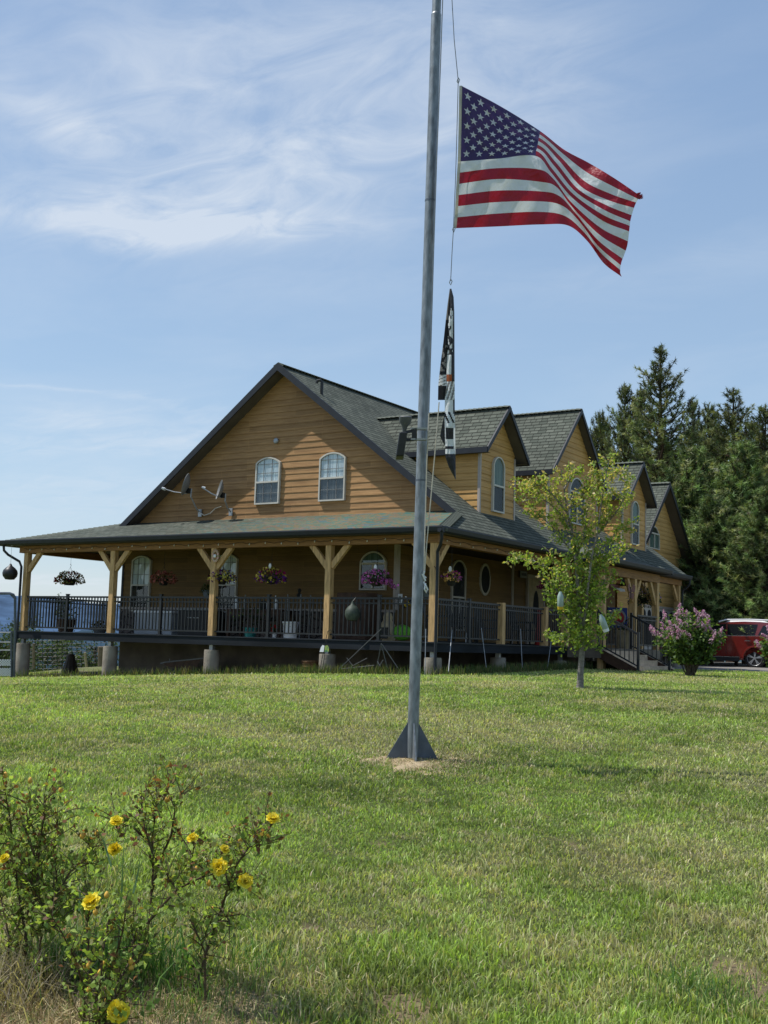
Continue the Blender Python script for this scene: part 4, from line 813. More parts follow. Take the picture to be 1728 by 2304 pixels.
# ------------------------------------------------------------------ satellite dishes
def dish(base,feed,centre,nrm,rw,rh,label,lnbs):
    t=thing('satellite_dish',label,'satellite dish',base,'satellite dishes on the gable'); b=Vector(base);c=Vector(centre);f=Vector(feed); n=Vector(nrm).normalized()
    side=n.cross(Vector((0,0,1))).normalized(); upd=side.cross(n).normalized()
    mb=MB(); K=24; rings=6
    for sgn,off in ((1,0),(-1,-.012)):
        P=[[c+n*off+side*(rw*r/rings*math.cos(2*math.pi*k/K))+upd*(rh*r/rings*math.sin(2*math.pi*k/K))+n*(.10*(r/rings)**2) for k in range(K)] for r in range(rings+1)]
        for r in range(rings):
            for k in range(K): q=[P[r][k],P[r][(k+1)%K],P[r+1][(k+1)%K],P[r+1][k]]; mb.face(q if sgn>0 else q[::-1])
        if sgn>0: top=P[rings]
        else:
            for k in range(K): mb.face([top[k],top[(k+1)%K],P[rings][(k+1)%K],P[rings][k]])
    mb.build('reflector',MT['dishg'],t,smooth=False)
    mb=MB(); mb.tube([b,b+Vector((-.02,-.12,.10)),c-n*.12-upd*rh*.55+Vector((0,0,-.1)),c-n*.10-upd*rh*.2],.022,8); mb.box((b.x-.06,b.y-.01,b.z-.10),(b.x+.06,b.y+.02,b.z+.10)); soft(mb.build('mast',MT['steel'],t))
    mb=MB(); mb.box((c.x-.05,c.y-.04,c.z-rh*.5-.06),(c.x+.05,c.y+.05,c.z-rh*.5+.08)); mb.build('bracket',MT['metal_black'],t)
    mb=MB(); s0=c-upd*rh*.72-n*.02; mb.tube([s0,s0.lerp(f,.5)+Vector((0,0,-.03)),f],.017,6); soft(mb.build('feed_arm',MT['steel'],t))
    for k in range(lnbs):
        o=side*(.07*(k-(lnbs-1)/2)); mb=MB(); mb.tube([f+o-n*.02,f+o-n*.10],[.03,.036],8); soft(mb.build('receiver',MT['whitep'],t))
    return t
_dn=-RT*.95+UP*.29
D1=dish((-21.20,23.84,4.98),(-21.95,23.1,5.60),(-21.27,23.42,5.68),_dn+fw*.02,.34,.31,'larger satellite dish with long triple feed arm, left of the pair on the gable',3)
D2=dish((-20.12,23.84,4.97),(-20.62,23.2,5.58),(-20.13,23.48,5.50),_dn-fw*.24,.27,.27,'smaller satellite dish nearer the window on the gable',1)
mb=MB(); mb.tube([(-21.2,23.8,5.0),(-21.0,23.78,4.90),(-20.8,23.8,4.95),(-20.65,23.82,5.08),(-20.45,23.83,5.13)],.014,5); mb.build('coax_cable',MT['rope'],D1)
# ------------------------------------------------------------------ flagpole
PL=thing('flagpole','tall galvanised steel flagpole standing on four triangular base fins in the lawn','flagpole',(POLE.x,POLE.y,POLEG))
lean=Vector((math.cos(YAW),math.sin(YAW),0))*(.0065)
def polept(z): return Vector((POLE.x,POLE.y,z))+lean*(z-POLEG)
mb=MB(); zs=[POLEG-.1,POLEG+1,3,4.5,7.02]; mb.tube([polept(z) for z in zs],[.0455,.045,.0445,.044,.0435],28); mb.tube([polept(7.02),polept(7.035)],[.0435,.039],28); pole_o=soft(mb.build('pole',MT['galv'],PL),60)
mb=MB(); mb.tube([polept(7.03),polept(9.2)],[.0385,.037],24); soft(mb.build('pole_upper_section',MT['galv'],PL),60)
mb=MB(); mb.sphere(tuple(polept(9.25)),.08,10); mb.build('finial',MT['steel'],PL)
mb=MB(); mb.tube([polept(9.12)+Vector((.0,0,0)),polept(9.12)+Vector((.16,.10,0))],.02,8); mb.build('pulley',MT['steel'],PL)
cr=Vector((math.cos(YAW),math.sin(YAW),0)); cf=Vector((-math.sin(YAW),math.cos(YAW),0))
for k,dv in enumerate((cr,-cr,-cf,cf)):
    dv=(dv*math.cos(.12)+Vector((-dv.y,dv.x,0))*math.sin(.12)); nn=Vector((-dv.y,dv.x,0))*.005; b0=Vector((POLE.x,POLE.y,POLEG-.02)); mb=MB()
    q=[b0+dv*.038,b0+dv*.212,b0+dv*.205+Vector((0,0,.05)),b0+dv*.043+Vector((0,0,.33))]
    mb.face([p-nn for p in q]); mb.face([p+nn for p in q][::-1])
    for i in range(4): a,b=q[i],q[(i+1)%4]; mb.face([a-nn,a+nn,b+nn,b-nn])
    mb.build('base_fin',MT['galv'] if k==2 else MT['galv2'],PL)  # front fin gets the lighter metal, a highlight by colour
# weld bands
for z in (2.95,5.35): mb=MB(); mb.tube([polept(z-.008),polept(z+.008)],.0458,24); mb.build('weld_band',MT['galv2'],PL)
# halyard
FD=9.55
Pt=lambda u,v,d=FD: atd(u,v,d)
hal=thing('halyard','looped flag rope running down the pole with a white knotted end','rope',(POLE.x+.1,POLE.y+.06,2.0))
mb=MB(); top=polept(9.12)+Vector((.14,.09,0)); c1=Pt(1031,182)
mb.tube([top,Pt(1017,0),Pt(1022,90),c1],.0035,5); mb.tube([Pt(1031,182),Pt(1028,300,9.58),Pt(1025,400,9.58),Pt(1020,520)],.0035,5); mb.tube([Pt(1020,520),Pt(1017,570),Pt(1014,632)],.0035,5)
mb.tube([polept(9.1)+cr*.06,Pt(996,0),Pt(991,150),Pt(983,350),Pt(976,560),Pt(969,800),Pt(965,930)],.0045,5); mb.build('cable',MT['cable'],hal)
mb=MB(); mb.tube([Pt(965,930),Pt(960,1050),Pt(957,1170),Pt(955,1240),Pt(954,1288)],.0055,6); mb.tube([Pt(988,905),Pt(982,980),Pt(975,1060),Pt(966,1160),Pt(960,1225),Pt(955,1290)],.0055,6); mb.build('line',MT['rope'],hal)
mb=MB(); kx=[(955,1285),(952,1296),(958,1300),(950,1292),(957,1306),(953,1310),(958,1318),(962,1326),(959,1333),(955,1326),(957,1312)]
mb.tube([Pt(*q,FD+.01*((i%3)-1)) for i,q in enumerate(kx)],.008,6); mb.build('knot',MT['whitep'],hal)
# clips
for (u,v) in ((1031,183),(1021,517),(1014,636)):
    mb=MB(); c=Pt(u,v); mb.tube([c+UP*.03,c+RT*.012+UP*.012,c-UP*.02,c-RT*.01,c+UP*.03],.004,6); mb.build('snap_hook',MT['steel'],hal)
# --- flag
z4=lambda a,b:(860+a/2.592,b/2.592)
US=[0,.2,.4,.55,.7,.85,1.0]
VS=[0,2.5/13,4.5/13,7/13,8.5/13,10.5/13,12.5/13,1]
G={0:[(462,500),(459,660),(457,787),(453,942),(447,1040),(440,1170),(432,1300),(428,1331)],
 .2:[(690,620),(685,750),(680,835),(675,925),(680,1012),(675,1145),(672,1280),(670,1321)],
 .4:[(922,765),(912,812),(905,855),(897,910),(925,1030),(930,1145),(930,1268),(935,1309)],
 .55:[(1060,872),(1035,925),(1012,962),(988,1010),(1010,1068),(1040,1170),(1075,1290),(1085,1316)],
 .7:[(1205,950),(1170,1075),(1135,1110),(1105,1150),(1105,1195),(1130,1255),(1185,1380),(1195,1405)],
 .85:[(1355,1040),(1325,1150),(1300,1210),(1282,1285),(1270,1350),(1255,1415),(1285,1500),(1292,1535)],
 1.0:[(1505,1142),(1475,1195),(1450,1275),(1440,1350),(1428,1437),(1395,1530),(1388,1590),(1397,1615)]}
GP=np.array([[z4(*G[u][j]) for j in range(8)] for u in US])
def hermite(xs,ys,x):
    # Catmull-Rom on non-uniform knots
    xs=np.array(xs);k=min(max(np.searchsorted(xs,x)-1,0),len(xs)-2); h=xs[k+1]-xs[k]; t=(x-xs[k])/h
    def m(i):
        if i==0: return (ys[1]-ys[0])/(xs[1]-xs[0])
        if i==len(xs)-1: return (ys[-1]-ys[-2])/(xs[-1]-xs[-2])
        return (ys[i+1]-ys[i-1])/(xs[i+1]-xs[i-1])
    a,b=ys[k],ys[k+1];m0,m1=m(k)*h,m(k+1)*h
    return a*(2*t**3-3*t*t+1)+m0*(t**3-2*t*t+t)+b*(-2*t**3+3*t*t)+m1*(t**3-t*t)
def flagpt(u,v):
    row=[hermite(US,GP[:,j],u) for j in range(8)]
    q=hermite(VS,np.array(row),v)
    d=FD+.40*math.exp(-((u-.5)/.25)**2)*max(0,1-v/.62)**1.0 -.10*math.sin(u*5.2)*(.3+u)*.8 +.12*math.exp(-((u-.72-.15*(v-.7))/.10)**2)*max(0,(v-.45))*1.6
    # radiating creases from the upper hoist corner and billow ripples
    r=math.hypot(u*1.5,v); a=math.atan2(v,u*1.5+1e-6)
    d+=.017*math.sin(a*26+3*r)*min(1,r*1.5)*math.exp(-r*1.1)+.017*math.sin(u*38+v*9)*u*(.4+v)+.006*math.sin(u*21-v*17)+.010*math.sin((u*1.2+v*.5)*30)*(1 if v>.54 else .3)
    return atd(q[0],q[1],d)
def fabric(name,c,sheen=.3):
    m=bpy.data.materials.new(name); m.use_nodes=True; nt=m.node_tree; b=nt.nodes['Principled BSDF']; out=nt.nodes['Material Output']; b.inputs['Roughness'].default_value=.42; b.inputs['Specular IOR Level'].default_value=.45
    tc=N(nt,'ShaderNodeTexCoord'); mp=N(nt,'ShaderNodeMapping'); L(nt,tc.outputs['Object'],mp.inputs[0]); mp.inputs['Rotation'].default_value=(.4,.9,.3); mp.inputs['Scale'].default_value=(3,14,5)
    n=N(nt,'ShaderNodeTexNoise'); L(nt,mp.outputs[0],n.inputs[0]); n.inputs['Scale'].default_value=3; n.inputs['Detail'].default_value=5
    L(nt,mixc(nt,n.outputs[0],tuple(x*.75 for x in c),tuple(min(1,x*1.2) for x in c)),b.inputs['Base Color'])
    bp=N(nt,'ShaderNodeBump'); bp.inputs['Strength'].default_value=.6; bp.inputs['Distance'].default_value=.035; L(nt,n.outputs[0],bp.inputs['Height']); L(nt,bp.outputs[0],b.inputs['Normal'])
    t=N(nt,'ShaderNodeBsdfTranslucent'); t.inputs[0].default_value=(*c,1); ms=N(nt,'ShaderNodeMixShader'); ms.inputs[0].default_value=.35
    L(nt,b.outputs[0],ms.inputs[1]); L(nt,t.outputs[0],ms.inputs[2]); L(nt,ms.outputs[0],out.inputs[0]); return m
MT['fr']=fabric('flag_red',(.37,.010,.028)); MT['fwh']=fabric('flag_white',(.74,.76,.76)); MT['fb']=fabric('flag_blue',(.042,.024,.105)); MT['fs']=fabric('flag_star',(.80,.82,.85)); MT['canvas']=fabric('flag_canvas',(.50,.48,.40))
MT['fblk']=fabric('flag_black',(.022,.022,.026)); MT['forange']=fabric('flag_orange',(.42,.11,.04)); MT['fgrey']=fabric('flag_grey',(.22,.21,.20))
FL=thing('flag','stars and stripes flag flying at half mast from the steel pole','flag',flagpt(0,.5))
def build_flag():
    nu,nv=110,78; P=[[flagpt(i/nu,j/nv) for j in range(nv+1)] for i in range(nu+1)]; iu=int(nu*.4)
    for k in range(13):
        mb=MB(); lo=0 if k>=7 else iu
        for i in range(lo,nu):
            for j in range(k*6,k*6+6): mb.face([P[i][j+1],P[i+1][j+1],P[i+1][j],P[i][j]])
        mb.build('stripe',MT['fr'] if k%2==0 else MT['fwh'],FL,smooth=True)
    mb=MB()
    for i in range(iu):
        for j in range(42): mb.face([P[i][j+1],P[i+1][j+1],P[i+1][j],P[i][j]])
    cn=mb.build('canton',MT['fb'],FL,smooth=True)
    for o in FL.children:
        import bmesh
        b=bmesh.new(); b.from_mesh(o.data); bmesh.ops.remove_doubles(b,verts=b.verts,dist=1e-5); b.to_mesh(o.data); b.free()
    mb=MB()
    for j in range(nv):
        a,b=P[0][j],P[0][j+1]; mb.face([a-RT*.018,b-RT*.018,b+RT*.006-fw*.003,a+RT*.006-fw*.003])
    mb.build('hoist_band',MT['canvas'],FL)
    for r in range(9):
        for c in range(6 if r%2==0 else 5):
            su=.4*((2*c+1+(r%2))/12); sv=(7/13)*((r+1)/10); mb=MB(); pts=[]
            R=.0308*1.0
            for q in range(10):
                a=math.pi*q/5; rr=R*(1 if q%2==0 else .40); uu=su+rr*math.sin(a)/1.55; vv=sv-rr*math.cos(a)*1.0; pts.append(flagpt(min(max(uu,0.002),.4),max(vv,.003))-fw*.004)
            c0=flagpt(su,sv)-fw*.004
            for q in range(10): mb.face([c0,pts[q],pts[(q+1)%10]])
            mb.build('star',MT['fs'],FL)
build_flag()
# frayed tip
mb=MB(); c=flagpt(1,0)
for k in range(14):
    a=random.uniform(-1.3,1.3); mb.tube([c+RT*random.uniform(-.03,.0)+UP*random.uniform(-.02,.02),c+RT*random.uniform(0,.035)*math.cos(a)+UP*.03*math.sin(a)],[.008,.003],5)
mb.build('frayed_corner',MT['fr'],FL)
# --- second flag: limp, folded
zw=lambda a,b:(860+a/3.16,640+b/3.16)
F2=thing('folded_flag','limp black and white flag with bold printed lettering hanging folded below the striped flag','flag',Pt(1014,1000))
Lf=[(30,480),(130,466),(250,452),(400,436),(560,415),(720,398),(822,396)]
Rt=[(30,492),(90,508),(200,513),(400,514),(700,515),(900,516),(1210,521),(1390,524)]
Md=[(30,486),(150,478),(300,468),(500,462),(700,455),(822,445),(930,444),(1080,446),(1230,450),(1300,474),(1390,523)]
def itp(T,y):
    ys=[a for a,_ in T]; return float(np.interp(y,ys,[b for _,b in T]))
def panel(name,La,Ra,y0,y1,dfun,mfun,step=9,nx=8):
    mb=MB(); ys=np.arange(y0,y1+.1,step); 
    def pt(y,f): x=La(y)+(Ra(y)-La(y))*f; return atd(*zw(x,y),FD+dfun(y,f))
    for a,b in zip(ys,ys[1:]):
        for i in range(nx):
            f0,f1=i/nx,(i+1)/nx; mb.face([pt(b,f0),pt(b,f1),pt(a,f1),pt(a,f0)],None,mfun((a+b)/2,(f0+f1)/2))
    o=mb.build(name,[MT['fblk'],MT['fwh'],MT['fgrey'],MT['forange']],F2,smooth=True)
    import bmesh
    b=bmesh.new(); b.from_mesh(o.data); bmesh.ops.remove_doubles(b,verts=b.verts,dist=1e-5); b.to_mesh(o.data); b.free(); return o
def ma(y,f):
    if y<250: return 2 if f<.5 else 0
    if y<560: return 2 if fbm(np.array([f*3.0]),np.array([y/60]),3,2)[0]>.38 and y>430 else 0
    if y<620: return 0 if abs((f-.5)*60-(y-590))<14 else 2
    if y<645: return 0
    if y<722: return 1 if (y+f*20)%24>7 else 2
    return 0
panel('back_fold',lambda y:itp(Lf,y),lambda y:itp(Md,y)+3,30,822,lambda y,f:.03*math.sin(f*3)+.01*math.sin(y/40),ma,step=6,nx=6)
def letter(y,f):
    n=float(fbm(np.array([f*2.2+5]),np.array([y/34]),12,2)[0]); return n
def mb_(y,f):
    if y<170: return 0
    if y<500: return 1 if letter(y,f)>.43 and f<.78 else 0
    if y<640: return 1 if f<.62 else 0
    if y<690: return 3 if f<.7 else 0
    if y<820: return 1 if math.sin(f*16+y/16)>.1 else 2
    if y<905: return 1 if f<.8 else 0
    if y<985: return 1 if (math.sin(f*13-y/13)>-.2) else 0
    if y<1020: return 1
    if y<1100: return 0 if .1<f<.85 else 1
    if y<1205: return 0 if (1150<y<1168 and f<.8) else 1
    return 0
panel('front_fold',lambda y:itp(Md,y),lambda y:itp(Rt,y),30,1390,lambda y,f:-.035*math.sin(f*math.pi)-.02*f+.008*math.sin(y/55),mb_,step=5,nx=12)
panel('side_fold',lambda y:float(np.interp(y,[930,1000,1080,1140],[442,425,411,440])),lambda y:float(np.interp(y,[930,1140],[447,450])),930,1140,lambda y,f:.02,lambda y,f:0,step=10,nx=3)
# --- solar floodlight clamped on the pole
def solar():
    t=thing('solar_floodlight','black solar floodlight on a twin bracket clamped to the flagpole','lamp',Pt(938,985,9.5))
    D=9.50; W_=lambda a,b,d=D: atd(*zw(a,b),d)
    mb=MB()
    for y in (1028,1103):
        c=W_(268,y,9.50); mb.bar(c-RT*.075,c+RT*.055,.13,.014,upv=UP)
    mb.build('clamp',MT['steel'],t)
    mb=MB(); mb.bar(W_(228,1022,9.46),W_(228,1110,9.46),.05,.04,upv=RT); mb.bar(W_(225,1040,9.46),W_(160,1052,9.46),.022); mb.bar(W_(225,1103,9.46),W_(170,1106,9.46),.022); mb.tube([W_(172,1106,9.46),W_(160,1085,9.46)],.016,6); mb.build('bracket',MT['metal_black'],t)
    mb=MB(); mb.tube([W_(156,1048,9.46),W_(160,1012,9.46),W_(163,985,9.46),W_(166,945,9.46)],[.015,.022,.045,.055],16); mb.tube([W_(166,945,9.46),W_(166,937,9.46)],[.055,.045],16); soft(mb.build('sensor_lamp',MT['rodg'],t))
    mb=MB(); a=W_(148,1062,9.44);b=W_(134,1235,9.44); w=(RT*.6+cf*.6)*.055; d=(fw*.5-RT*.3)*.0
    o_=(RT*.75-cf*.66).normalized()
    q=[]; side=RT*.034; th=cf*.10
    mb.solid([b-side*1.3-th,b+side*.6-th,b+side*.6+th,b-side*1.3+th,a-side*.9-th,a+side-th,a+side+th,a-side*.9+th]); ob_=mb.build('solar_panel',MT['metal_black'],t)
    md=ob_.modifiers.new('bevel','BEVEL'); md.width=.012; md.segments=3
solar()
# ------------------------------------------------------------------ porch contents
DZ=1.672
def pot(x,y,r,h,m,label,name='flower_pot',plant=None,z=DZ,cat='flower pot',flow=None,n=90):
    t=thing(name,label,cat,(x,y,z)); mb=MB(); mb.lathe((x,y,z),[(r*.72,0),(r*.85,h*.5),(r,h*.93),(r*1.07,h*.94),(r*1.07,h),(r*.9,h*.99)],18); soft(mb.build('pot',MT[m],t))
    if plant:
        w,ph=plant; P=np.array([x,y,z+h])+rng.normal(size=(n,3))*np.array([w*.33,w*.33,0])+np.array([0,0,1])*(rng.random((n,1))*ph); leaves('foliage',P,.085,pick([(.04,.08,.025),(.06,.11,.03),(.03,.05,.02)],n),MT['leaf'],t)
        mb=MB()
        for k in range(6): mb.tube([(x,y,z+h),(x+random.uniform(-w,w)*.35,y+random.uniform(-w,w)*.3,z+h+ph*.8)],.006,4)
        mb.build('stems',MT['stem'],t)
        if flow: P=P[:n//3]; leaves('blossoms',P+rng.normal(size=P.shape)*.03,.05,pick([flow],len(P)),MT['petal'],t,asp=1.1)
    return t
pot(-25.1,22.9,.27,.36,'wood_dark','dark half-barrel planter with a young shrub in the far left bay','barrel_planter',(.55,.5),cat='planter',n=160)
def wheelflower():
    p=at(225,1408,1,22.2); t=thing('low_planter','low round planter of small dark flowers beside the second post','planter',(p.x,22.2,DZ)); mb=MB(); mb.lathe((p.x,22.2,DZ),[(.14,0),(.22,.14),(.24,.16),(.2,.155)],16); soft(mb.build('pot',MT['grey_pot'],t))
    P=np.array([p.x,22.2,DZ+.2])+rng.normal(size=(130,3))*np.array([.14,.12,.05]); leaves('foliage',P,.07,pick([(.03,.04,.03),(.05,.07,.03),(.12,.09,.02)],130),MT['leaf'],t)
wheelflower()
def boxthing(name,label,cat,a,b,m,parts=()):
    t=thing(name,label,cat,((a[0]+b[0])/2,(a[1]+b[1])/2,a[2])); mb=MB(); mb.box(a,b); o=mb.build('body',MT[m],t); md=o.modifiers.new('bevel','BEVEL'); md.width=.015; md.segments=2
    for nm,a2,b2,m2 in parts: mb=MB(); mb.box(a2,b2); mb.build(nm,MT[m2],t)
    return t
boxthing('storage_chest','pale grey storage chest with a flat lid under the salmon basket','storage chest',(-22.55,22.95,DZ),(-21.20,23.55,2.24),'chest',[('lid',(-22.58,22.92,2.243),(-21.17,23.58,2.30),'whitep')])
boxthing('grill_cabinet','dark covered cabinet right of the pale chest','cabinet',(-20.95,22.9,DZ),(-19.9,23.5,2.32),'metal_black',[('handle',(-20.6,22.88,2.12),(-20.2,22.9,2.14),'steel'),('lid',(-20.97,22.88,2.322),(-19.88,23.52,2.38),'dishg')])
# bench table with clutter
t=thing('work_table','dark red wooden table crowded with bottles behind the railing','table',(-18.55,23.2,DZ)); mb=MB(); mb.box((-19.35,22.9,2.33),(-17.6,23.5,2.37)); mb.build('tabletop',MT['wood_dark'],t)
for x in (-19.28,-17.67):
    for y in (22.95,23.45): mb=MB(); mb.box((x-.035,y-.035,DZ),(x+.035,y+.035,2.329)); mb.build('leg',MT['wood_dark'],t)
mb=MB(); mb.box((-19.3,22.93,2.22),(-17.65,22.95,2.328)); mb.build('apron',MT['wood_dark'],t)
def bottle(x,y,r,h,m,label,z=2.372,name='bottle'):
    mb=MB(); mb.lathe((x,y,z),[(r*.95,0),(r,h*.05),(r,h*.62),(r*.35,h*.8),(r*.35,h*.97),(r*.3,h)],12); o=soft(mb.build(name,MT[m])); tag(o,label,'bottle'); return o
bottle(-19.1,23.0,.075,.32,'whitep','white jug at the left end of the dark table',name='jug'); bottle(-18.85,23.05,.04,.36,'dishg','tall grey bottle second from the left on the table')
mb=MB(); mb.lathe((-18.3,23.1,2.372),[(.09,0),(.12,.04),(.13,.14),(.07,.2),(.03,.22)],14); tag(soft(mb.build('kettle',MT['metal_black'])),'black kettle in the middle of the dark table','kettle')
bottle(-18.1,23.05,.06,.26,'chest','squat pale canister right of the kettle',name='canister'); bottle(-17.85,23.0,.045,.34,'whitep','white spray bottle near the right end of the table')
mb=MB(); mb.box((-17.55,23.1,1.9),(-17.15,23.5,2.62)); o=mb.build('body',MT['dishg']); o.name='body'
t=thing('plant_stand','grey wire shelf stand between the table and the stone wall','stand',(-17.35,23.3,DZ)); bpy.data.objects.remove(o)
for x in (-17.55,-17.15):
    for y in (23.1,23.5): mb=MB(); mb.box((x-.012,y-.012,DZ),(x+.012,y+.012,2.75)); mb.build('leg',MT['dishg'],t)
for z in (2.0,2.35,2.65): mb=MB(); mb.box((-17.56,23.09,z),(-17.14,23.51,z+.012)); mb.build('shelf',MT['dishg'],t)
mb=MB(); mb.lathe((-17.35,23.3,2.664),[(.05,0),(.07,.08),(.03,.13),(.05,.2),(.02,.24)],10); tag(mb.build('watering_can',MT['metal_black']),'small dark can on top of the wire shelf stand','can')
p=at(563,1424,1,22.1); pot(p.x,22.1,.17,.22,'teal','teal pot with a leafy plant behind the third railing',plant=(.6,.5),n=70)
p=at(618,1418,1,22.1); pot(p.x,22.1,.06,.10,'whitep','tiny white pot with red blooms near the white bucket',plant=(.16,.22),flow=(.5,.02,.03),n=50)
p=at(653,1422,1,22.15); 
t=thing('bucket','white plastic bucket on the deck before the stone wall','bucket',(p.x,22.15,DZ)); mb=MB(); mb.lathe((p.x,22.15,DZ),[(.155,0),(.18,.34),(.195,.345),(.195,.385),(.17,.385)],20); soft(mb.build('body',MT['whitep'],t)); mb=MB(); mb.tube([(p.x-.19,22.15,DZ+.34),(p.x-.1,22.0,DZ+.27),(p.x+.1,22.0,DZ+.27),(p.x+.19,22.15,DZ+.34)],.005,4); mb.build('handle',MT['steel'],t)
# brown cabinet, bags, statue
boxthing('tall_cabinet','tall dark brown cabinet standing between the gourd and the sliding window','cabinet',(-16.15,23.2,DZ),(-15.3,23.75,2.80),'wood_dark',[('door_gap',(-15.735,23.19,1.75),(-15.715,23.199,2.75),'metal_black'),('knob',(-15.80,23.16,2.2),(-15.77,23.199,2.23),'steel')])
p=at(905,1413,1,22.3); t=thing('bag','lime green fabric bag lying on the deck','bag',(p.x,22.3,DZ)); mb=MB(); mb.sphere((p.x,22.3,DZ+.19),.2,10,sc=(1.25,.7,.9)); soft(mb.build('body',MT['lime'],t),80); mb=MB(); mb.tube([(p.x-.1,22.15,DZ+.3),(p.x,22.12,DZ+.42),(p.x+.1,22.15,DZ+.3)],.01,5); mb.build('handle',MT['metal_black'],t)
p=at(872,1415,1,22.5); t=thing('statue','squat tan and black ceramic figure left of the lime bag','statue',(p.x,22.5,DZ)); mb=MB(); mb.lathe((p.x,22.5,DZ),[(.17,0),(.2,.1),(.19,.3),(.15,.4),(.10,.46),(.11,.54),(.08,.62),(.02,.65)],14); soft(mb.build('body',MT['beige'],t)); mb=MB(); mb.box((p.x-.12,22.28,DZ+.05),(p.x+.12,22.33,DZ+.3)); mb.build('base',MT['metal_black'],t)
p=at(901,1361,1,YF-.07); boxthing('wall_notice','small white notice on the siding left of the flagpole','sign',(p.x-.06,YF-.10,2.55),(p.x+.06,YF-.08,2.80),'whitep',[('print',(p.x-.03,YF-.104,2.6),(p.x+.03,YF-.101,2.75),'dishg')])
MT['yellow']=mat('yellow_paint',(.6,.4,.03),.5,.1,9)
p=at(917,1360,1,YF-.5); t=thing('bee_ornament','yellow and black striped bee ornament beside the white notice','ornament',(p.x,p.y,p.z))
for k in range(5): mb=MB(); mb.tube([(p.x-.10+.045*k,p.y,p.z-.04+.02*k),(p.x-.06+.045*k,p.y,p.z-.02+.02*k)],[.06,.065],10); mb.build('stripe',MT['yellow' if k%2 else 'metal_black'],t)
mb=MB(); mb.face([(p.x,p.y,p.z+.05),(p.x-.1,p.y+.02,p.z+.2),(p.x-.02,p.y,p.z+.18)]); mb.build('wing',MT['whitep'],t)
# deck chairs along the right porch
def chair(x,y,rz,label):
    t=thing('porch_chair',label,'chair',(x,y,DZ),'dark slatted chairs on the right porch')
    c,s=math.cos(rz),math.sin(rz); T=lambda a,b,z:(x+a*c-b*s,y+a*s+b*c,DZ+z)
    def bx(nm,p,q,w,h): mb=MB(); mb.bar(T(*p),T(*q),w,h); mb.build(nm,MT['metal_black'],t)
    mb=MB()
    for k in range(7): mb.bar(T(-.25,-.24+.08*k,.40),T(.27,-.24+.08*k,.42),.055,.02)
    mb.build('seat',MT['metal_black'],t); mb=MB()
    for k in range(7): mb.bar(T(-.27,-.24+.08*k,.42),T(-.40,-.24+.08*k,1.02),.05,.018,upv=(1,0,0))
    mb.bar(T(-.40,-.28,1.0),T(-.40,.28,1.0),.05,.05); mb.bar(T(-.29,-.28,.55),T(-.29,.28,.55),.04,.04); mb.build('backrest',MT['metal_black'],t)
    for a in (-.27,.27):
        for b in (-.28,.28): bx('leg',(a,b,0),(a,b,.62 if a>0 else .55),.04,.04)
    for b in (-.28,.28): bx('armrest',(-.3,b,.62),(.33,b,.63),.06,.025); bx('rocker',(-.4,b,.02),(.42,b,.02),.03,.04)
chair(-13.9,24.2,.5,'dark slatted rocking chair nearest the corner post'); chair(-14.0,25.6,.3,'dark slatted rocking chair in front of the arched side window'); chair(-14.1,27.3,.2,'dark slatted rocking chair below the oval window'); chair(-14.1,29.3,.1,'dark slatted rocking chair left of the front door')
p=at(1052,1433,0,-13.1); bottle(-13.1,p.y,.05,.34,'whitep','white bottle standing on the deck right of the corner post',z=DZ)
mb=MB(); p=at(1212,1385,0,-13.4); mb.tube([(-13.4,p.y,DZ+.02),(-13.4,p.y,DZ+1.0)],[.10,.04],8); tag(mb.build('folded_umbrella',MT['red'])),
o=bpy.data.objects['folded_umbrella']; tag(o,'furled dark red umbrella leaning behind the right railing','umbrella')
p=at(1174,1292,0,XR+.1); boxthing('wall_sign','dark rectangular plaque on the wall left of the front door','sign',(XR+.06,30.55,3.62),(XR+.09,31.0,3.82),'dishg',[('letters',(XR+.091,30.6,3.68),(XR+.094,30.95,3.76),'metal_black')])
# ornament on the middle post
p=at(485,1253,1,21.70); t=thing('post_wreath','small wreath of pink and white shells on the third post','ornament',(p.x,21.7,p.z)); MT['shell']=mat('shell_pink',(.55,.33,.27),.6,.2,20)
for k in range(16):
    a=k*math.pi/8; mb=MB(); mb.sphere((p.x+.085*math.cos(a),21.69,p.z+.02+.13*math.sin(a)),.034,6,sc=(1,.6,1)); mb.build('shell',MT['shell' if k%2 else 'beige'],t)
mb=MB(); mb.sphere((p.x,21.67,p.z+.02),.045,6,sc=(1,.6,1)); mb.build('shell',MT['whitep'],t)
# shepherd hook / cane leaning on corner post
mb=MB(); q=[at(u,v,1,21.68) for u,v in ((980,1380),(981,1330),(982,1288),(980,1278),(977,1274))]; mb.tube(q,.009,6); tag(mb.build('cane',MT['wood_dark']),'dark thin cane hooked against the corner post','cane')
# plant hook with label in front of the fourth pier
t=thing('plant_hook','bent black rod with a white and green garden label by the fourth pier','garden hook',tuple(at(727,1518,1,21.4))); mb=MB()
q=[at(u,v,1,21.4) for u,v in ((718,1516),(727,1470),(735,1430),(738,1420),(743,1417),(748,1422),(749,1430))]; mb.tube(q,.008,6); q=[at(u,v,1,21.4) for u,v in ((725,1512),(731,1470),(736,1440))]; mb.tube(q,.007,6); mb.build('rod',MT['metal_black'],t)
def lab(us,m,dy,nm):
    mb=MB(); mb.face([at(u,v,1,21.36-dy) for u,v in us]); mb.build(nm,MT[m],t)
MT['signgreen']=mat('sign_green',(.02,.16,.08),.5,.3,15,col2=(.45,.5,.1))
lab([(719,1467),(728,1467),(730,1453),(726,1451),(722,1456)],'whitep',0,'label'); lab([(730,1467),(740,1466),(740,1457),(737,1452),(731,1453)],'signgreen',0,'label')
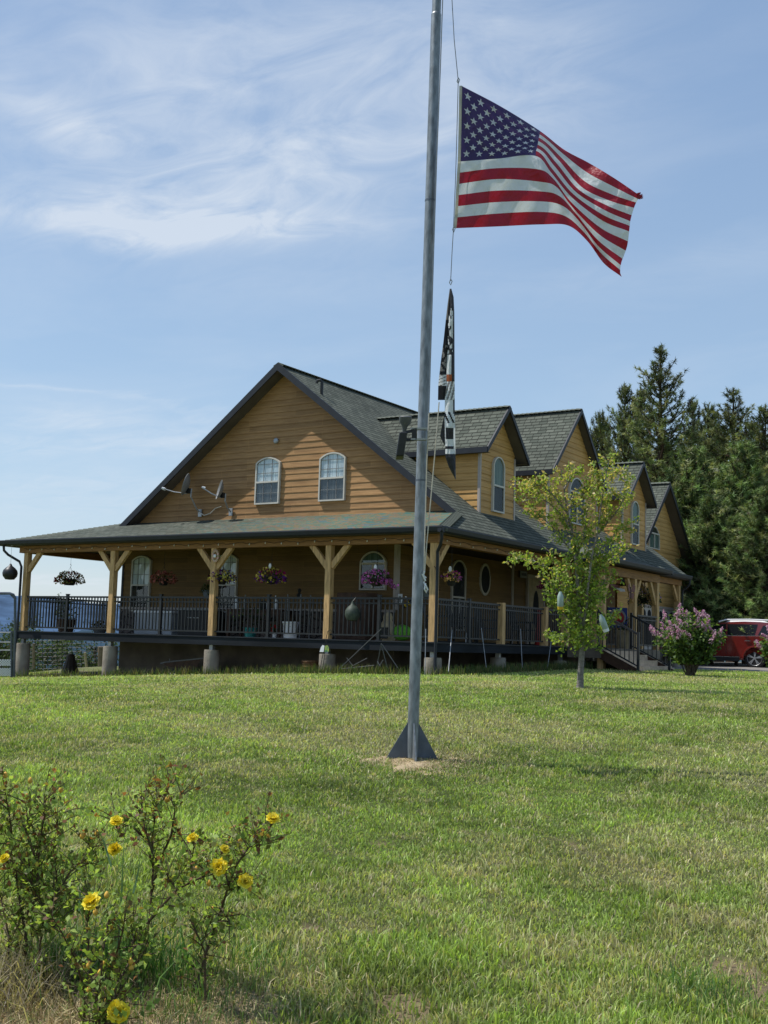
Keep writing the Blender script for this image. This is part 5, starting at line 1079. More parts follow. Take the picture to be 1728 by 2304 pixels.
# wicker basket under the deck
p=at(699,1510,1,22.0); gb=g1(p.x,22.0); t=thing('wicker_basket','brown wicker basket on the ground left of the fourth pier','basket',(p.x,22.0,gb)); mb=MB(); mb.lathe((p.x,22.0,gb-.02),[(.15,0),(.19,.12),(.2,.26),(.225,.28),(.2,.31),(.17,.29)],26,wob=lambda a,i:1+.03*math.sin(a*13+i*3)); mb.build('body',MT['wicker'],t)
mb=MB()
for z in (.08,.15,.22,.29): mb.tube([(p.x+.20*math.cos(a/3.5),22+.20*math.sin(a/3.5),gb+z) for a in range(23)],.012,5)
mb.build('woven_rings',MT['wicker'],t)
# trellis frame + tripod leaning at the deck
def rods(name,label,cat,segs,m='rodg',r=.008,y=21.3):
    t=thing(name,label,cat,tuple(at(*segs[0][0],1,y)))
    for (a,b) in segs: mb=MB(); mb.tube([at(*a,1,y),at(*b,1,y+(.12 if a[1]<b[1]-30 else 0))],r,6); mb.build('rod',MT[m],t)
rods('tripod','grey metal tripod standing before the deck skirt','tripod',[((858,1448),(848,1500)),((858,1450),(872,1505)),((860,1450),(895,1503)),((856,1500),(849,1488)),((855,1497),(862,1485))],m='rodg',r=.011)
rods('long_pole','long thin pole leaning diagonally from the grass to the railing','pole',[((756,1512),(858,1415))],m='rodg',r=.009)
rods('bracket_frame','thin metal frame lying low in the grass beside the tripod','metal frame',[((768,1505),(842,1497)),((790,1500),(826,1481)),((780,1480),(792,1496))],m='rodg',r=.007)
# dark cart/trough under the deck
t=thing('wheelbarrow','dark wheelbarrow lying tilted under the deck beside the third pier','wheelbarrow',tuple(at(412,1510,1,22.6)))
q=lambda u,v,y=22.6:at(u,v,1,y)
mb=MB(); mb.solid([q(376,1500),q(440,1508),q(440,1508,23.1),q(376,1500,23.1),q(366,1492),q(452,1482),q(452,1482,23.2),q(366,1492,23.2)]); mb.build('tray',MT['wood_dark'],t)
mb=MB(); mb.tube([q(361,1493),q(372,1490),q(458,1481)],.018,6); mb.tube([q(382,1482),q(381,1491)],.01,5); mb.build('rim',MT['dishg'],t); mb=MB(); c=q(392,1513); mb.tube([c+Vector((0,-.04,0)),c+Vector((0,.04,0))],.09,14); mb.build('wheel',MT['metal_black'],t)
# fluted cone
p=at(157,1520,1,23.2); gb=g1(p.x,23.2); MT['umber']=mat('umber_metal',(.055,.042,.032),.6,.3,12)
t=thing('fluted_cone','dark fluted metal cone standing under the deck between the two left piers','cone',(p.x,23.2,gb)); mb=MB(); mb.lathe((p.x,23.2,gb-.05),[(.30,0),(.25,.1),(.17,.3),(.115,.5),(.10,.58),(.11,.60)],32,wob=lambda a,i:1+.06*math.sin(a*12)*(1-i/6)); mb.build('body',MT['umber'],t)
# stones along the foundation
for k in range(14):
    x=random.uniform(-25,-13); y=random.uniform(21.5,22.2); mb=MB(); mb.sphere((x,y,g1(x,y)+.02),random.uniform(.035,.08),7,sc=(1.4,1,.7)); o=mb.build('stone',MT['concrete']); tag(o,'small grey stone at the edge of the bare soil under the deck','stone','stones along the edge under the deck')
# garden stakes on the right side
for i,((a,b),lb) in enumerate([(((1017,1418),(1009,1512)),'pale thin rod leaning beside the corner pier'),(((1083,1413),(1094,1502)),'pale thin rod leaning left between the corner and the first half post'),(((1171,1415),(1175,1502)),'near-upright pale rod right of the first half post'),(((1243,1420),(1232,1502)),'pale rod leaning right beside the second half post'),(((1324,1425),(1316,1500)),'pale rod behind the young tree trunk')]):
    mb=MB(); x=-12.3; A=at(*a,0,x); B=at(*b,0,x+.18); mb.tube([A,B],.009,6); tag(mb.build('garden_rod',MT['steel']),lb,'rod',group='pale rods leaning on the right deck edge')
mb=MB(); A=at(958,1415,1,21.5);B=at(956,1518,1,21.35); mb.tube([A,B],.009,6); tag(mb.build('garden_rod',MT['steel']),'upright pale rod just right of the flagpole','rod',group='pale rods leaning on the right deck edge')
# archery target in the portico
p=at(1386,1388,0,-12.45); t=thing('archery_target','square blue archery target with white and red rings leaning by the stairs','archery target',(-12.45,p.y,DZ)); MT['tblue']=mat('target_blue',(.02,.04,.20),.6,.15,9); MT['tred']=mat('target_red',(.35,.02,.02),.6,.15,9)
c=Vector((-12.4,p.y,p.z-.02)); tu=Vector((.78,.62,0)).normalized(); tn=Vector((.62,-.78,0)); mb=MB(); h=.285
mb.solid([c+tu*sx*h+Vector((0,0,sz*h))-tn*d for d in (.10,0) for sx,sz in ((-1,-1),(1,-1),(1,1),(-1,1))]); mb.build('board',MT['tblue'],t)
for r,m,d in ((.245,'dishg',.003),(.19,'tred',.006),(.12,'tblue',.009),(.11,'tred',.012),(.035,'yellow',.015)):
    mb=MB(); mb.face([c+tu*r*math.cos(a*math.pi/16)+Vector((0,0,r*math.sin(a*math.pi/16)))+tn*d for a in range(32)]); mb.build('ring',MT[m],t)
p=at(1403,1440,0,-12.1); pot(-12.1,p.y,.26,.5,'beige','tall beige planter at the top of the stairs','planter',plant=(.35,.25),cat='planter',flow=(.3,.1,.08),n=70)
# butterfly + hanging boards
MT['maroon']=mat('maroon_metal',(.13,.03,.02),.5,.3,15)
p=at(1419,1333,0,-11.55); t=thing('butterfly_ornament','dark maroon metal butterfly on the portico post','ornament',tuple(p)); s=.26
for sy in (-1,1):
    mb=MB(); y0=p.y; mb.face([(p.x,y0,p.z),(p.x+.02,y0+sy*s*.5,p.z+s*.95),(p.x+.03,y0+sy*s*1.1,p.z+s*.7),(p.x+.03,y0+sy*s*.9,p.z+s*.1)]); mb.face([(p.x,y0,p.z),(p.x+.03,y0+sy*s*.8,p.z-s*.1),(p.x+.02,y0+sy*s*.5,p.z-s*.8),(p.x,y0+sy*.02,p.z-s*.5)]); mb.build('wing',MT['maroon'],t)
mb=MB(); mb.tube([(p.x,p.y,p.z-.15),(p.x,p.y,p.z+.15)],.02,6); mb.build('body',MT['metal_black'],t)
p=at(1384,1297,0,-11.9); MT['rust']=mat('rust_board',(.38,.14,.05),.7,.35,8,col2=(.2,.08,.04))
t=thing('hanging_board','rust orange painted board hanging in the portico opening','hanging sign',tuple(p)); mb=MB(); mb.box((p.x-.015,p.y-.42,p.z-.18),(p.x+.015,p.y+.42,p.z+.16)); mb.build('board',MT['rust'],t); mb=MB(); [mb.tube([(p.x,p.y+k,p.z+.16),(p.x,p.y+k,3.6)],.006,4) for k in (-.3,.3)]; mb.build('chain',MT['metal_black'],t)
mb=MB(); mb.box((p.x-.02,p.y-.35,p.z-.30),(p.x+.0,p.y+.35,p.z-.22)); mb.build('lower_board',MT['maroon'],t)
t=thing('house_shaped_board','white slanted panel with dark writing strokes hanging below the rust board','hanging sign',tuple(at(1393,1325,0,-12.0))); mb=MB(); mb.face([at(u,v,0,-12.0) for u,v in ((1380,1319),(1396,1331),(1407,1331),(1405,1326),(1390,1321))]); mb.build('panel',MT['whitep'],t)
# ------------------------------------------------------------------ gate, lattice, fences on the left
def gate():
    y=19.9; f=lambda u,v,d=30.3:atd(u,v,d)
    t=thing('pipe_gate','tall dark pipe gate arch with cross rails at the far left','gate',tuple(f(33,1524)))
    mb=MB(); mb.tube([f(-40,1335),f(22,1335),f(30,1338),f(34,1345),f(34,1420),f(31,1526)],.035,8); mb.tube([f(22,1336),f(34,1348)],.018,6); soft(mb.build('frame',MT['galv2'],t)); 
    for v in (1423,1445,1463): mb=MB(); mb.tube([f(-40,v),f(28,v)],.016,6); mb.build('rail',MT['steel'],t)
    mb=MB(); mb.tube([f(26,1420),f(25,1526)],.03,8); mb.build('hinge_post',MT['galv2'],t)
    t2=thing('lattice_panel','white diamond lattice panel in the lower gate','lattice',tuple(f(12,1520))); mb=MB()
    def clipline(u0,v0,u1,v1):
        mb.tube([f(u0,v0,30.2),f(u1,v1,30.2)],.014,4)
    for (va,vb) in ((1484,1498),(1503,1521)):
        hh=vb-va
        for u in np.arange(-50,24,5.5):
            clipline(u,va,min(u+hh,24),vb if u+hh<=24 else va+(24-u)); clipline(u,vb,min(u+hh,24),va if u+hh<=24 else vb-(24-u))
    mb.build('slats',MT['whitep'],t2)
gate()
def wire_fence():
    d=43; f=lambda u,v:atd(u,v,d); t=thing('wire_fence','square mesh wire fence with wooden posts seen beneath the deck','fence',tuple(f(150,1505)))
    mb=MB()
    for v in np.arange(1440,1506,9): mb.tube([f(60,v+3),f(262,v-4)],.009,4)
    for u in np.arange(62,262,11): mb.tube([f(u,1438),f(u,1503)],.007,4)
    mb.build('mesh',MT['metal_black'],t)
    for u,v0,w in ((76,1448,.05),(228,1455,.13),(195,1468,.05)):
        mb=MB(); mb.tube([f(u-4 if u==195 else u,v0),f(u,1505)],w,8); mb.build('fence_post',MT['wood_grey'] if u!=195 else MT['beige'],t)
wire_fence()
# ------------------------------------------------------------------ trees
def branchy(name,base,h,parent,seed,r0,mtl): pass
NEEDLE=[(.095,.125,.045),(.125,.15,.058),(.065,.09,.040),(.18,.19,.08),(.11,.125,.06)]
def pine_proto(seed,h=16.,w=3.0,base=1.0,young=False,dens=1.0,cols=NEEDLE,tufts=0):
    """returns (trunk mesh, crown mesh) in local coordinates"""
    r=np.random.default_rng(seed); mb=MB(); zz=np.linspace(0,h,9); lean=r.normal(size=2)*.25
    cx=lambda z:lean[0]*math.sin(z/h*2.5)*.5; cy=lambda z:lean[1]*math.sin(z/h*2.1)*.5
    mb.tube([(cx(z),cy(z),z) for z in zz],[max(.025,(.26 if not young else .16)*h/16*(1-z/h)**.8) for z in zz],9)
    tips=[];bf=[];z=base+h*.03
    while z<h*.985:
        f=(z-base)/(h-base); L_=w*(1-f)**.60*(.55+.45*min(1,f*4+.3)); k=int(r.integers(4,7)); ph=r.random()*6.28
        for i in range(k):
            a=ph+i*2*math.pi/k+r.normal()*.25; l=L_*(.55+.6*r.random()); 
            if r.random()<.12: continue
            bfac=.45+.95*r.random()
            el=.12+.75*f+r.normal()*.12 if not young else .35+.5*f
            d=np.array([math.cos(a)*math.cos(el),math.sin(a)*math.cos(el),math.sin(el)]); p0=np.array([cx(z),cy(z),z]); up=np.array([0,0,1.])
            pts=[p0+d*l*t+up*(.22*l*t*t-.10*l*math.sin(t*3)) for t in (0,.35,.7,1)]
            mb.tube(pts,[.045*l/2.5+.012,.03*l/2.5+.01,.018,.01],5,False)
            nt_=max(3,int(l*8.5*dens))
            for q in range(nt_):
                t=.22+.78*(q+r.random())/nt_; 
                sp=r.normal(size=3)*np.array([.17,.17,.10])*l*.55*(1.1-.5*t)
                c=p0+d*l*t+up*(.22*l*t*t-.10*l*math.sin(t*3))+sp
                tips.append((c,d*.7+sp*.8/max(l*.2,.1)+up*.45)); bf.append(bfac*(.75+.6*t))  # needle colour lightened towards branch ends, as if lit
        z+= (h*.026 if not young else h*.03)*(.8+.4*r.random())
    for q in range(5): tips.append((np.array([cx(h),cy(h),h-.12*q]),np.array([r.normal()*.3,r.normal()*.3,1.]))); bf.append(1.)
    C=np.array([a for a,_ in tips]);D=unit(np.array([b for _,b in tips])); n=len(C); K=24; ln=.19 if not young else .21
    C2=np.repeat(C,K,0); D2=unit(np.repeat(D,K,0)*.50+r.normal(size=(n*K,3))*.60); s=ln*(.7+.6*r.random((n*K,1)))
    st_=C2+np.repeat(D,K,0)*(r.random((n*K,1))-.4)*.20; sd=unit(np.cross(D2,r.normal(size=(n*K,3))))*.016
    V=np.stack([st_-sd,st_+sd,st_+D2*s],1).reshape(-1,3); F=np.arange(len(V)).reshape(-1,3)
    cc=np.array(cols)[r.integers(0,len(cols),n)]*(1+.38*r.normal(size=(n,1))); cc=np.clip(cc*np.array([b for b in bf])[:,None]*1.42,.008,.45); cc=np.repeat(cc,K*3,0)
    # crown shading in the needle colour: inner darker, outer lighter
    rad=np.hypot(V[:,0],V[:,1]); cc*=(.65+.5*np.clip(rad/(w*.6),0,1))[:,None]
    return mb,V,F,cc
def make_pine(proto,x,y,z,sc,rz,label,src=None,name='pine_tree',wide=1.0):
    t=thing(name,label,'tree',(x,y,z),'pine trees behind the house'); t.rotation_euler=(0,0,rz); t.scale=(sc*wide,sc*wide,sc)
    if src is None:
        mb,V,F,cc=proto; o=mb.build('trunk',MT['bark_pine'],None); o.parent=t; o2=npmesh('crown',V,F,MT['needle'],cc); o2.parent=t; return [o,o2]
    out=[]
    for o in src: c=o.copy(); COL.objects.link(c); c.parent=t; out.append(c)
    return out
pr1=pine_proto(1,16,3.5,dens=1.05); pr2=pine_proto(2,14,3.5,dens=1.2); pr3=pine_proto(3,13,3.3,dens=1.15)
YC=[(.095,.14,.05),(.12,.165,.06),(.065,.10,.04),(.16,.18,.08)]
pr4=pine_proto(4,9,3.0,base=.3,young=True,dens=1.7,cols=YC)
H_={1:16,2:14,3:13,4:9}
srcs={}
def plant(k,u,vtop,dep,label,wide=1.0,rz=None):
    p=atd(u,vtop,dep); g=g1(p.x,p.y); sc=(p.z-g)/H_[k]
    pr_=(None,pr1,pr2,pr3,pr4)[k]
    s=make_pine(pr_,p.x,p.y,g,sc,random.random()*6 if rz is None else rz,label,srcs.get(k),wide=wide)
    if k not in srcs: srcs[k]=s
T_=[(1,1485,781,62,'tallest ponderosa pine rising above the third dormer',1.25),(2,1405,868,66,'pine just left of the tallest one, second of the skyline group',.85),(3,1431,872,70,'slender pine squeezed against the left of the tallest pine',.8),
(2,1341,962,74,'low distant pine at the left end of the forest',.8),(3,1368,930,72,'dark pine above the wing roof ridge',.9),(2,1556,902,72,'hazy pine in the gap right of the tallest pine',.85),(3,1590,915,76,'distant pine in the middle of the skyline dip',.9),
(1,1645,876,60,'second tallest pine with a rounded top near the right edge',1.35),(2,1722,915,54,'big pine cut by the right edge of the view',1.15),(4,1552,1012,50,'bushy bright green young pine with upright candles',1.15),(4,1672,1000,48,'bushy young pine in front of the right edge group',1.25),
(3,1612,960,64,'dark pine filling behind the bushy young pine',1.2),(2,1690,950,66,'dark pine behind the right edge group',1.2),(3,1500,1000,66,'shaded pine low behind the tallest trunk',1.3),(2,1455,1010,68,'shaded pine behind the third dormer ridge',1.3),(3,1395,1010,70,'shaded pine behind the wing gable',1.3),
(4,1600,1120,46,'mid-height bushy pine behind the garage corner',1.25),(4,1722,1100,44,'low bushy pine at the right edge above the car',1.25),(4,1655,1190,45,'low dense pine behind the car roof',1.35),(4,1560,1230,48,'low dense pine beside the garage gutter',1.3),(2,1800,900,60,'pine outside the right edge',1.2),(3,1860,940,56,'pine farther right of the drive',1.2),
(3,1640,1060,70,'deep shaded pine in the middle of the wood',1.3),(2,1560,1060,74,'deep shaded pine behind the garage gable',1.3),(3,1730,1040,72,'deep shaded pine at the back right',1.3),
(3,1600,1000,80,'far dark pine closing the gap left of the second tallest',1.7),(2,1520,1080,80,'far dark pine behind the garage roof',1.7),(2,1700,1150,60,'dark low pine behind the car',1.9),(3,1620,1200,62,'dark low pine between garage and car',1.9),(3,1740,1230,55,'dark low pine over the car tail',1.9),(2,1420,1100,76,'far dark pine behind the middle dormer roof',1.7)]
for k,u,v,d,lb,wd in T_: plant(k,u,v,d,lb,wd)
# dense wood far behind
def wood():
    n=9000; s=80+rng.random(n)*25; u=1330+rng.random(n)*620; C=[]
    for i in range(n):
        v=1110+rng.random()*330+ (40 if u[i]<1500 else 0); p=atd(u[i],v,s[i]); C.append(tuple(p))
    o=leaves('far_wood',np.array(C),.9,pick([(.025,.038,.018),(.035,.05,.022),(.018,.026,.014)],n),MT['needle'],asp=.6); tag(o,'far dark pine wood closing the view behind the nearer pines','wood',kind='stuff')
wood()
# broadleaf/conifer trees beyond the fence on the left
def bush_tree(name,x,y,h,w,label,cols,n=1500,lf=.14,cat='tree',group=None,tr=.08):
    g=g1(x,y); t=thing(name,label,cat,(x,y,g),group); mb=MB(); mb.tube([(x,y,g-.1),(x+.05*h*random.uniform(-1,1),y,g+h*.5),(x,y,g+h*.85)],[tr,tr*.7,tr*.3],7)
    C=[]
    for q in range(16):
        a=random.random()*6.28; zq=h*random.uniform(.2,.8); e=(x+math.cos(a)*w*.42,y+math.sin(a)*w*.42,g+zq+h*.12); mb.tube([(x,y,g+zq),e],[tr*.4,tr*.1],4,False)
    mb.build('trunk',MT['bark'],t)
    cl=rng.normal(size=(26,3))*np.array([w*.26,w*.26,h*.22])+np.array([x,y,g+h*.58]); idx=rng.integers(0,26,n); C=cl[idx]+rng.normal(size=(n,3))*np.array([w*.085,w*.085,h*.06])
    C=C[(C[:,2]>g+.1)]
    leaves('crown',C,lf,pick(cols,len(C),.3),MT['leaf'],t); return t
GR=[(.045,.07,.03),(.06,.09,.035),(.035,.055,.028)]
for (u,v,d,w,lb) in ((105,1433,52,3.6,'grey green round tree seen beneath the deck'),(214,1438,50,2.2,'small tree behind the fence post near the second pier'),(140,1385,64,1.1,'narrow dark conifer behind the left railing'),(6,1408,55,3.4,'dark bushy tree behind the pipe gate'),(44,1416,60,2.6,'second bushy tree behind the pipe gate'),(-30,1395,58,3.6,'dark bushy tree outside the left edge')):
    p=atd(u,v,d); h=max(1.5,p.z-g1(p.x,p.y)); bush_tree('broadleaf_tree',p.x,p.y,h,w,lb,GR,int(700+420*h*w/3),.15)
# ------------------------------------------------------------------ young tree with real branching
def young_tree():
    B=atd(1305,1549,18.3); B.z=g1(B.x,B.y); t=thing('young_tree','slim young tree with sparse yellow-green leaves and two plastic jugs hanging in it','tree',tuple(B))
    D0=18.3; X=lambda u,v,dd=0: atd(u,v,D0+dd)
    mb=MB(); trunk=[Vector((B.x,B.y,B.z-.05)),X(1306,1520),X(1309,1470),X(1308,1400),X(1300,1330),X(1296,1260),X(1288,1200,.05),X(1276,1150,.05),X(1268,1090,.1),X(1262,1055,.1)]
    rad=[.062,.05,.046,.042,.034,.028,.022,.016,.010,.005]; mb.tube(trunk,rad,10)
    mb.tube([Vector((B.x,B.y,B.z-.06)),Vector((B.x,B.y,B.z+.05))],[.085,.058],10)
    main=mb; tw=MB(); pts=[]
    limbs=[[(1308,1440),(1320,1380),(1322,1320),(1330,1260),(1345,1200),(1352,1140),(1360,1080),(1372,1035)],[(1296,1260),(1275,1225),(1250,1195),(1225,1170),(1200,1150)],[(1300,1330),(1270,1300),(1235,1280),(1200,1262),(1160,1256)],
    [(1288,1200),(1265,1160),(1235,1130),(1205,1118),(1175,1130)],[(1322,1330),(1345,1285),(1375,1255),(1400,1240)],[(1330,1262),(1360,1235),(1385,1200),(1405,1185)],[(1276,1150),(1300,1120),(1325,1100),(1340,1075)],
    [(1345,1200),(1375,1165),(1395,1140),(1402,1120)],[(1310,1460),(1335,1440),(1355,1425),(1365,1412)],[(1306,1430),(1285,1400),(1262,1375),(1255,1355)],[(1309,1450),(1290,1440),(1268,1440),(1255,1445)],[(1276,1155),(1240,1110),(1215,1090),(1190,1098)],
    [(1300,1320),(1322,1290),(1350,1270),(1365,1262)],[(1268,1100),(1285,1075),(1300,1060)],[(1352,1140),(1335,1110),(1330,1085)],[(1360,1085),(1382,1060),(1395,1070)],[(1305,1370),(1330,1350),(1352,1320),(1362,1300)],[(1302,1380),(1280,1350),(1255,1330),(1240,1310)],[(1296,1250),(1310,1215),(1318,1170),(1322,1130)]]
    for li,Lm in enumerate(limbs):
        dd=random.uniform(-.5,.5); n=len(Lm); P=[X(u+random.uniform(-2,2),v,dd*(i/(n-1))) for i,(u,v) in enumerate(Lm)]
        r0=.024 if li==0 else .013; main.tube(P,[r0*(1-i/(n-.3))+.003 for i in range(n)],6,False)
        for i in range(1,n):
            for q in range(4 if li==0 else 5):
                f=random.random(); o=P[i-1].lerp(P[i],f); dv=(P[i]-P[i-1]).normalized()*.6+Vector((random.gauss(0,.6),random.gauss(0,.6),random.gauss(.2,.4))); dv.normalize(); l=random.uniform(.12,.34)
                e=o+dv*l+Vector((0,0,.03)); tw.tube([o,o.lerp(e,.5)+Vector((0,0,-.01)),e],[.005,.004,.002],4,False)
                for k in range(int(l*98)):
                    g=random.random(); c=o.lerp(e,.15+.9*g); pts.append((c.x+random.gauss(0,.028),c.y+random.gauss(0,.035),c.z+random.gauss(0,.024)))
                if random.random()<.5:
                    e2=e+Vector((random.gauss(0,.08),random.gauss(0,.08),random.gauss(.03,.06))); tw.tube([e,e2],.002,3,False)
                    for k in range(6): c=e.lerp(e2,random.random()); pts.append((c.x+random.gauss(0,.02),c.y+random.gauss(0,.02),c.z+random.gauss(0,.02)))
    # leafy mass along the trunk
    for k in range(1300):
        v=random.uniform(1240,1455); u=1308+random.gauss(0,12+ (1500-v)*.10); c=X(u,v,random.gauss(0,.12)); pts.append(tuple(c))
    o=soft(main.build('trunk',MT['bark_grey'],t),60); tw.build('twigs',MT['bark_grey'],t)
    P=np.array(pts); z=P[:,2]; n=len(P); hi=np.clip((z-2.4)/1.6,0,1)
    cA=pick([(.25,.35,.07),(.18,.28,.06),(.34,.42,.10)],n,.2); cB=pick([(.42,.40,.12),(.48,.42,.18),(.32,.34,.09),(.55,.42,.26)],n,.2)
    m=(rng.random(n)<.08+.48*hi)[:,None]; leaves('crown',P,.060,np.where(m,cB,cA),MT['leaf'],t,asp=.62)
    return t,B
YT,YB=young_tree()
def jug(u,v,label,d=17.7,tilt=0,yellow=False):
    c=atd(u,v,d); t=thing('plastic_jug',label,'jug',tuple(c)); mb=MB(); ax=(UP*math.cos(tilt)+RT*math.sin(tilt))
    mb.tube([c-ax*.11,c-ax*.10,c+ax*.05,c+ax*.09,c+ax*.12],[.042,.047,.047,.03,.018],12); soft(mb.build('bottle',MT['jug'],t))
    mb=MB(); mb.tube([c-ax*.15,c-ax*.105],[.043,.048],12); mb.build('cap',MT['yellow'] if yellow else MT['whitep'],t); mb=MB(); mb.tube([c+ax*.13,c+ax*.22+UP*.03],.003,4); mb.build('cord',MT['metal_black'],t)
MT['jug']=mat('cloudy_plastic',(.30,.38,.34),.3,.1,9,spec=.5)
jug(1261,1349,'upright cloudy feeder bottle with a yellow base in the left of the young tree',yellow=True); jug(1357,1400,'tilted cloudy plastic jug on a low right branch of the young tree',tilt=-.35)
# ------------------------------------------------------------------ lilacs
def lilac(u,v,d,h,w,label,n=26,seed=3):
    random.seed(seed); B=atd(u,v,d); B.z=g1(B.x,B.y); t=thing('lilac_bush',label,'bush',tuple(B),'lilac bushes in bloom by the drive'); mb=MB(); P=[];Fl=[]
    for k in range(n):
        a=random.random()*6.28; r=w*.5*math.sqrt(random.random()); e=Vector((B.x+math.cos(a)*r,B.y+math.sin(a)*r,B.z+h*(.45+.5*random.random()*(1-.55*(r/(w*.5))**2)))); o=B+Vector((random.gauss(0,.05),random.gauss(0,.05),0)); m=o.lerp(e,.45)+Vector((0,0,h*.05))
        mb.tube([o,m,e],[.018,.012,.005],5,False)
        for q in range(230):
            f=.30+.75*random.random(); c=(o.lerp(m,f*2) if f<.5 else m.lerp(e,(f-.5)*2)); P.append((c.x+random.gauss(0,.10),c.y+random.gauss(0,.10),max(B.z+.22*h,c.z+random.gauss(0,.09))))
        if random.random()<.95:
            for s_ in range(random.choice((1,2,2,3))):
                ax=Vector((math.cos(a)*r*.9/w+random.gauss(0,.35),math.sin(a)*r*.9/w+random.gauss(0,.35),.8)).normalized(); b=e+Vector((random.gauss(0,.1),random.gauss(0,.1),random.gauss(0,.08))); l=random.uniform(.16,.26)
                for q in range(95):
                    f=random.random(); rr=.055*(1-f*.8); dd=Vector((random.gauss(0,1),random.gauss(0,1),random.gauss(0,1))).normalized(); c=b+ax*l*f+dd*rr; Fl.append((c.x,c.y,c.z))
    mb.build('branches',MT['bark'],t); P=np.array(P); leaves('foliage',P,.085,pick([(.08,.14,.04),(.11,.19,.055),(.05,.09,.03),(.16,.24,.07)],len(P),.25),MT['leaf'],t,asp=.75)
    Fl=np.array(Fl); leaves('blossoms',Fl,.028,pick([(.58,.30,.44),(.68,.42,.54),(.46,.20,.34),(.76,.56,.64)],len(Fl),.15),MT['petal'],t,asp=1.1)
lilac(1553,1524,27.5,1.58,1.75,'full lilac bush with pink-purple blooms in front of the red car',34,3)
lilac(1768,1518,28.5,1.45,1.15,'second lilac bush cut by the right edge of the view',20,9)
random.seed(17)
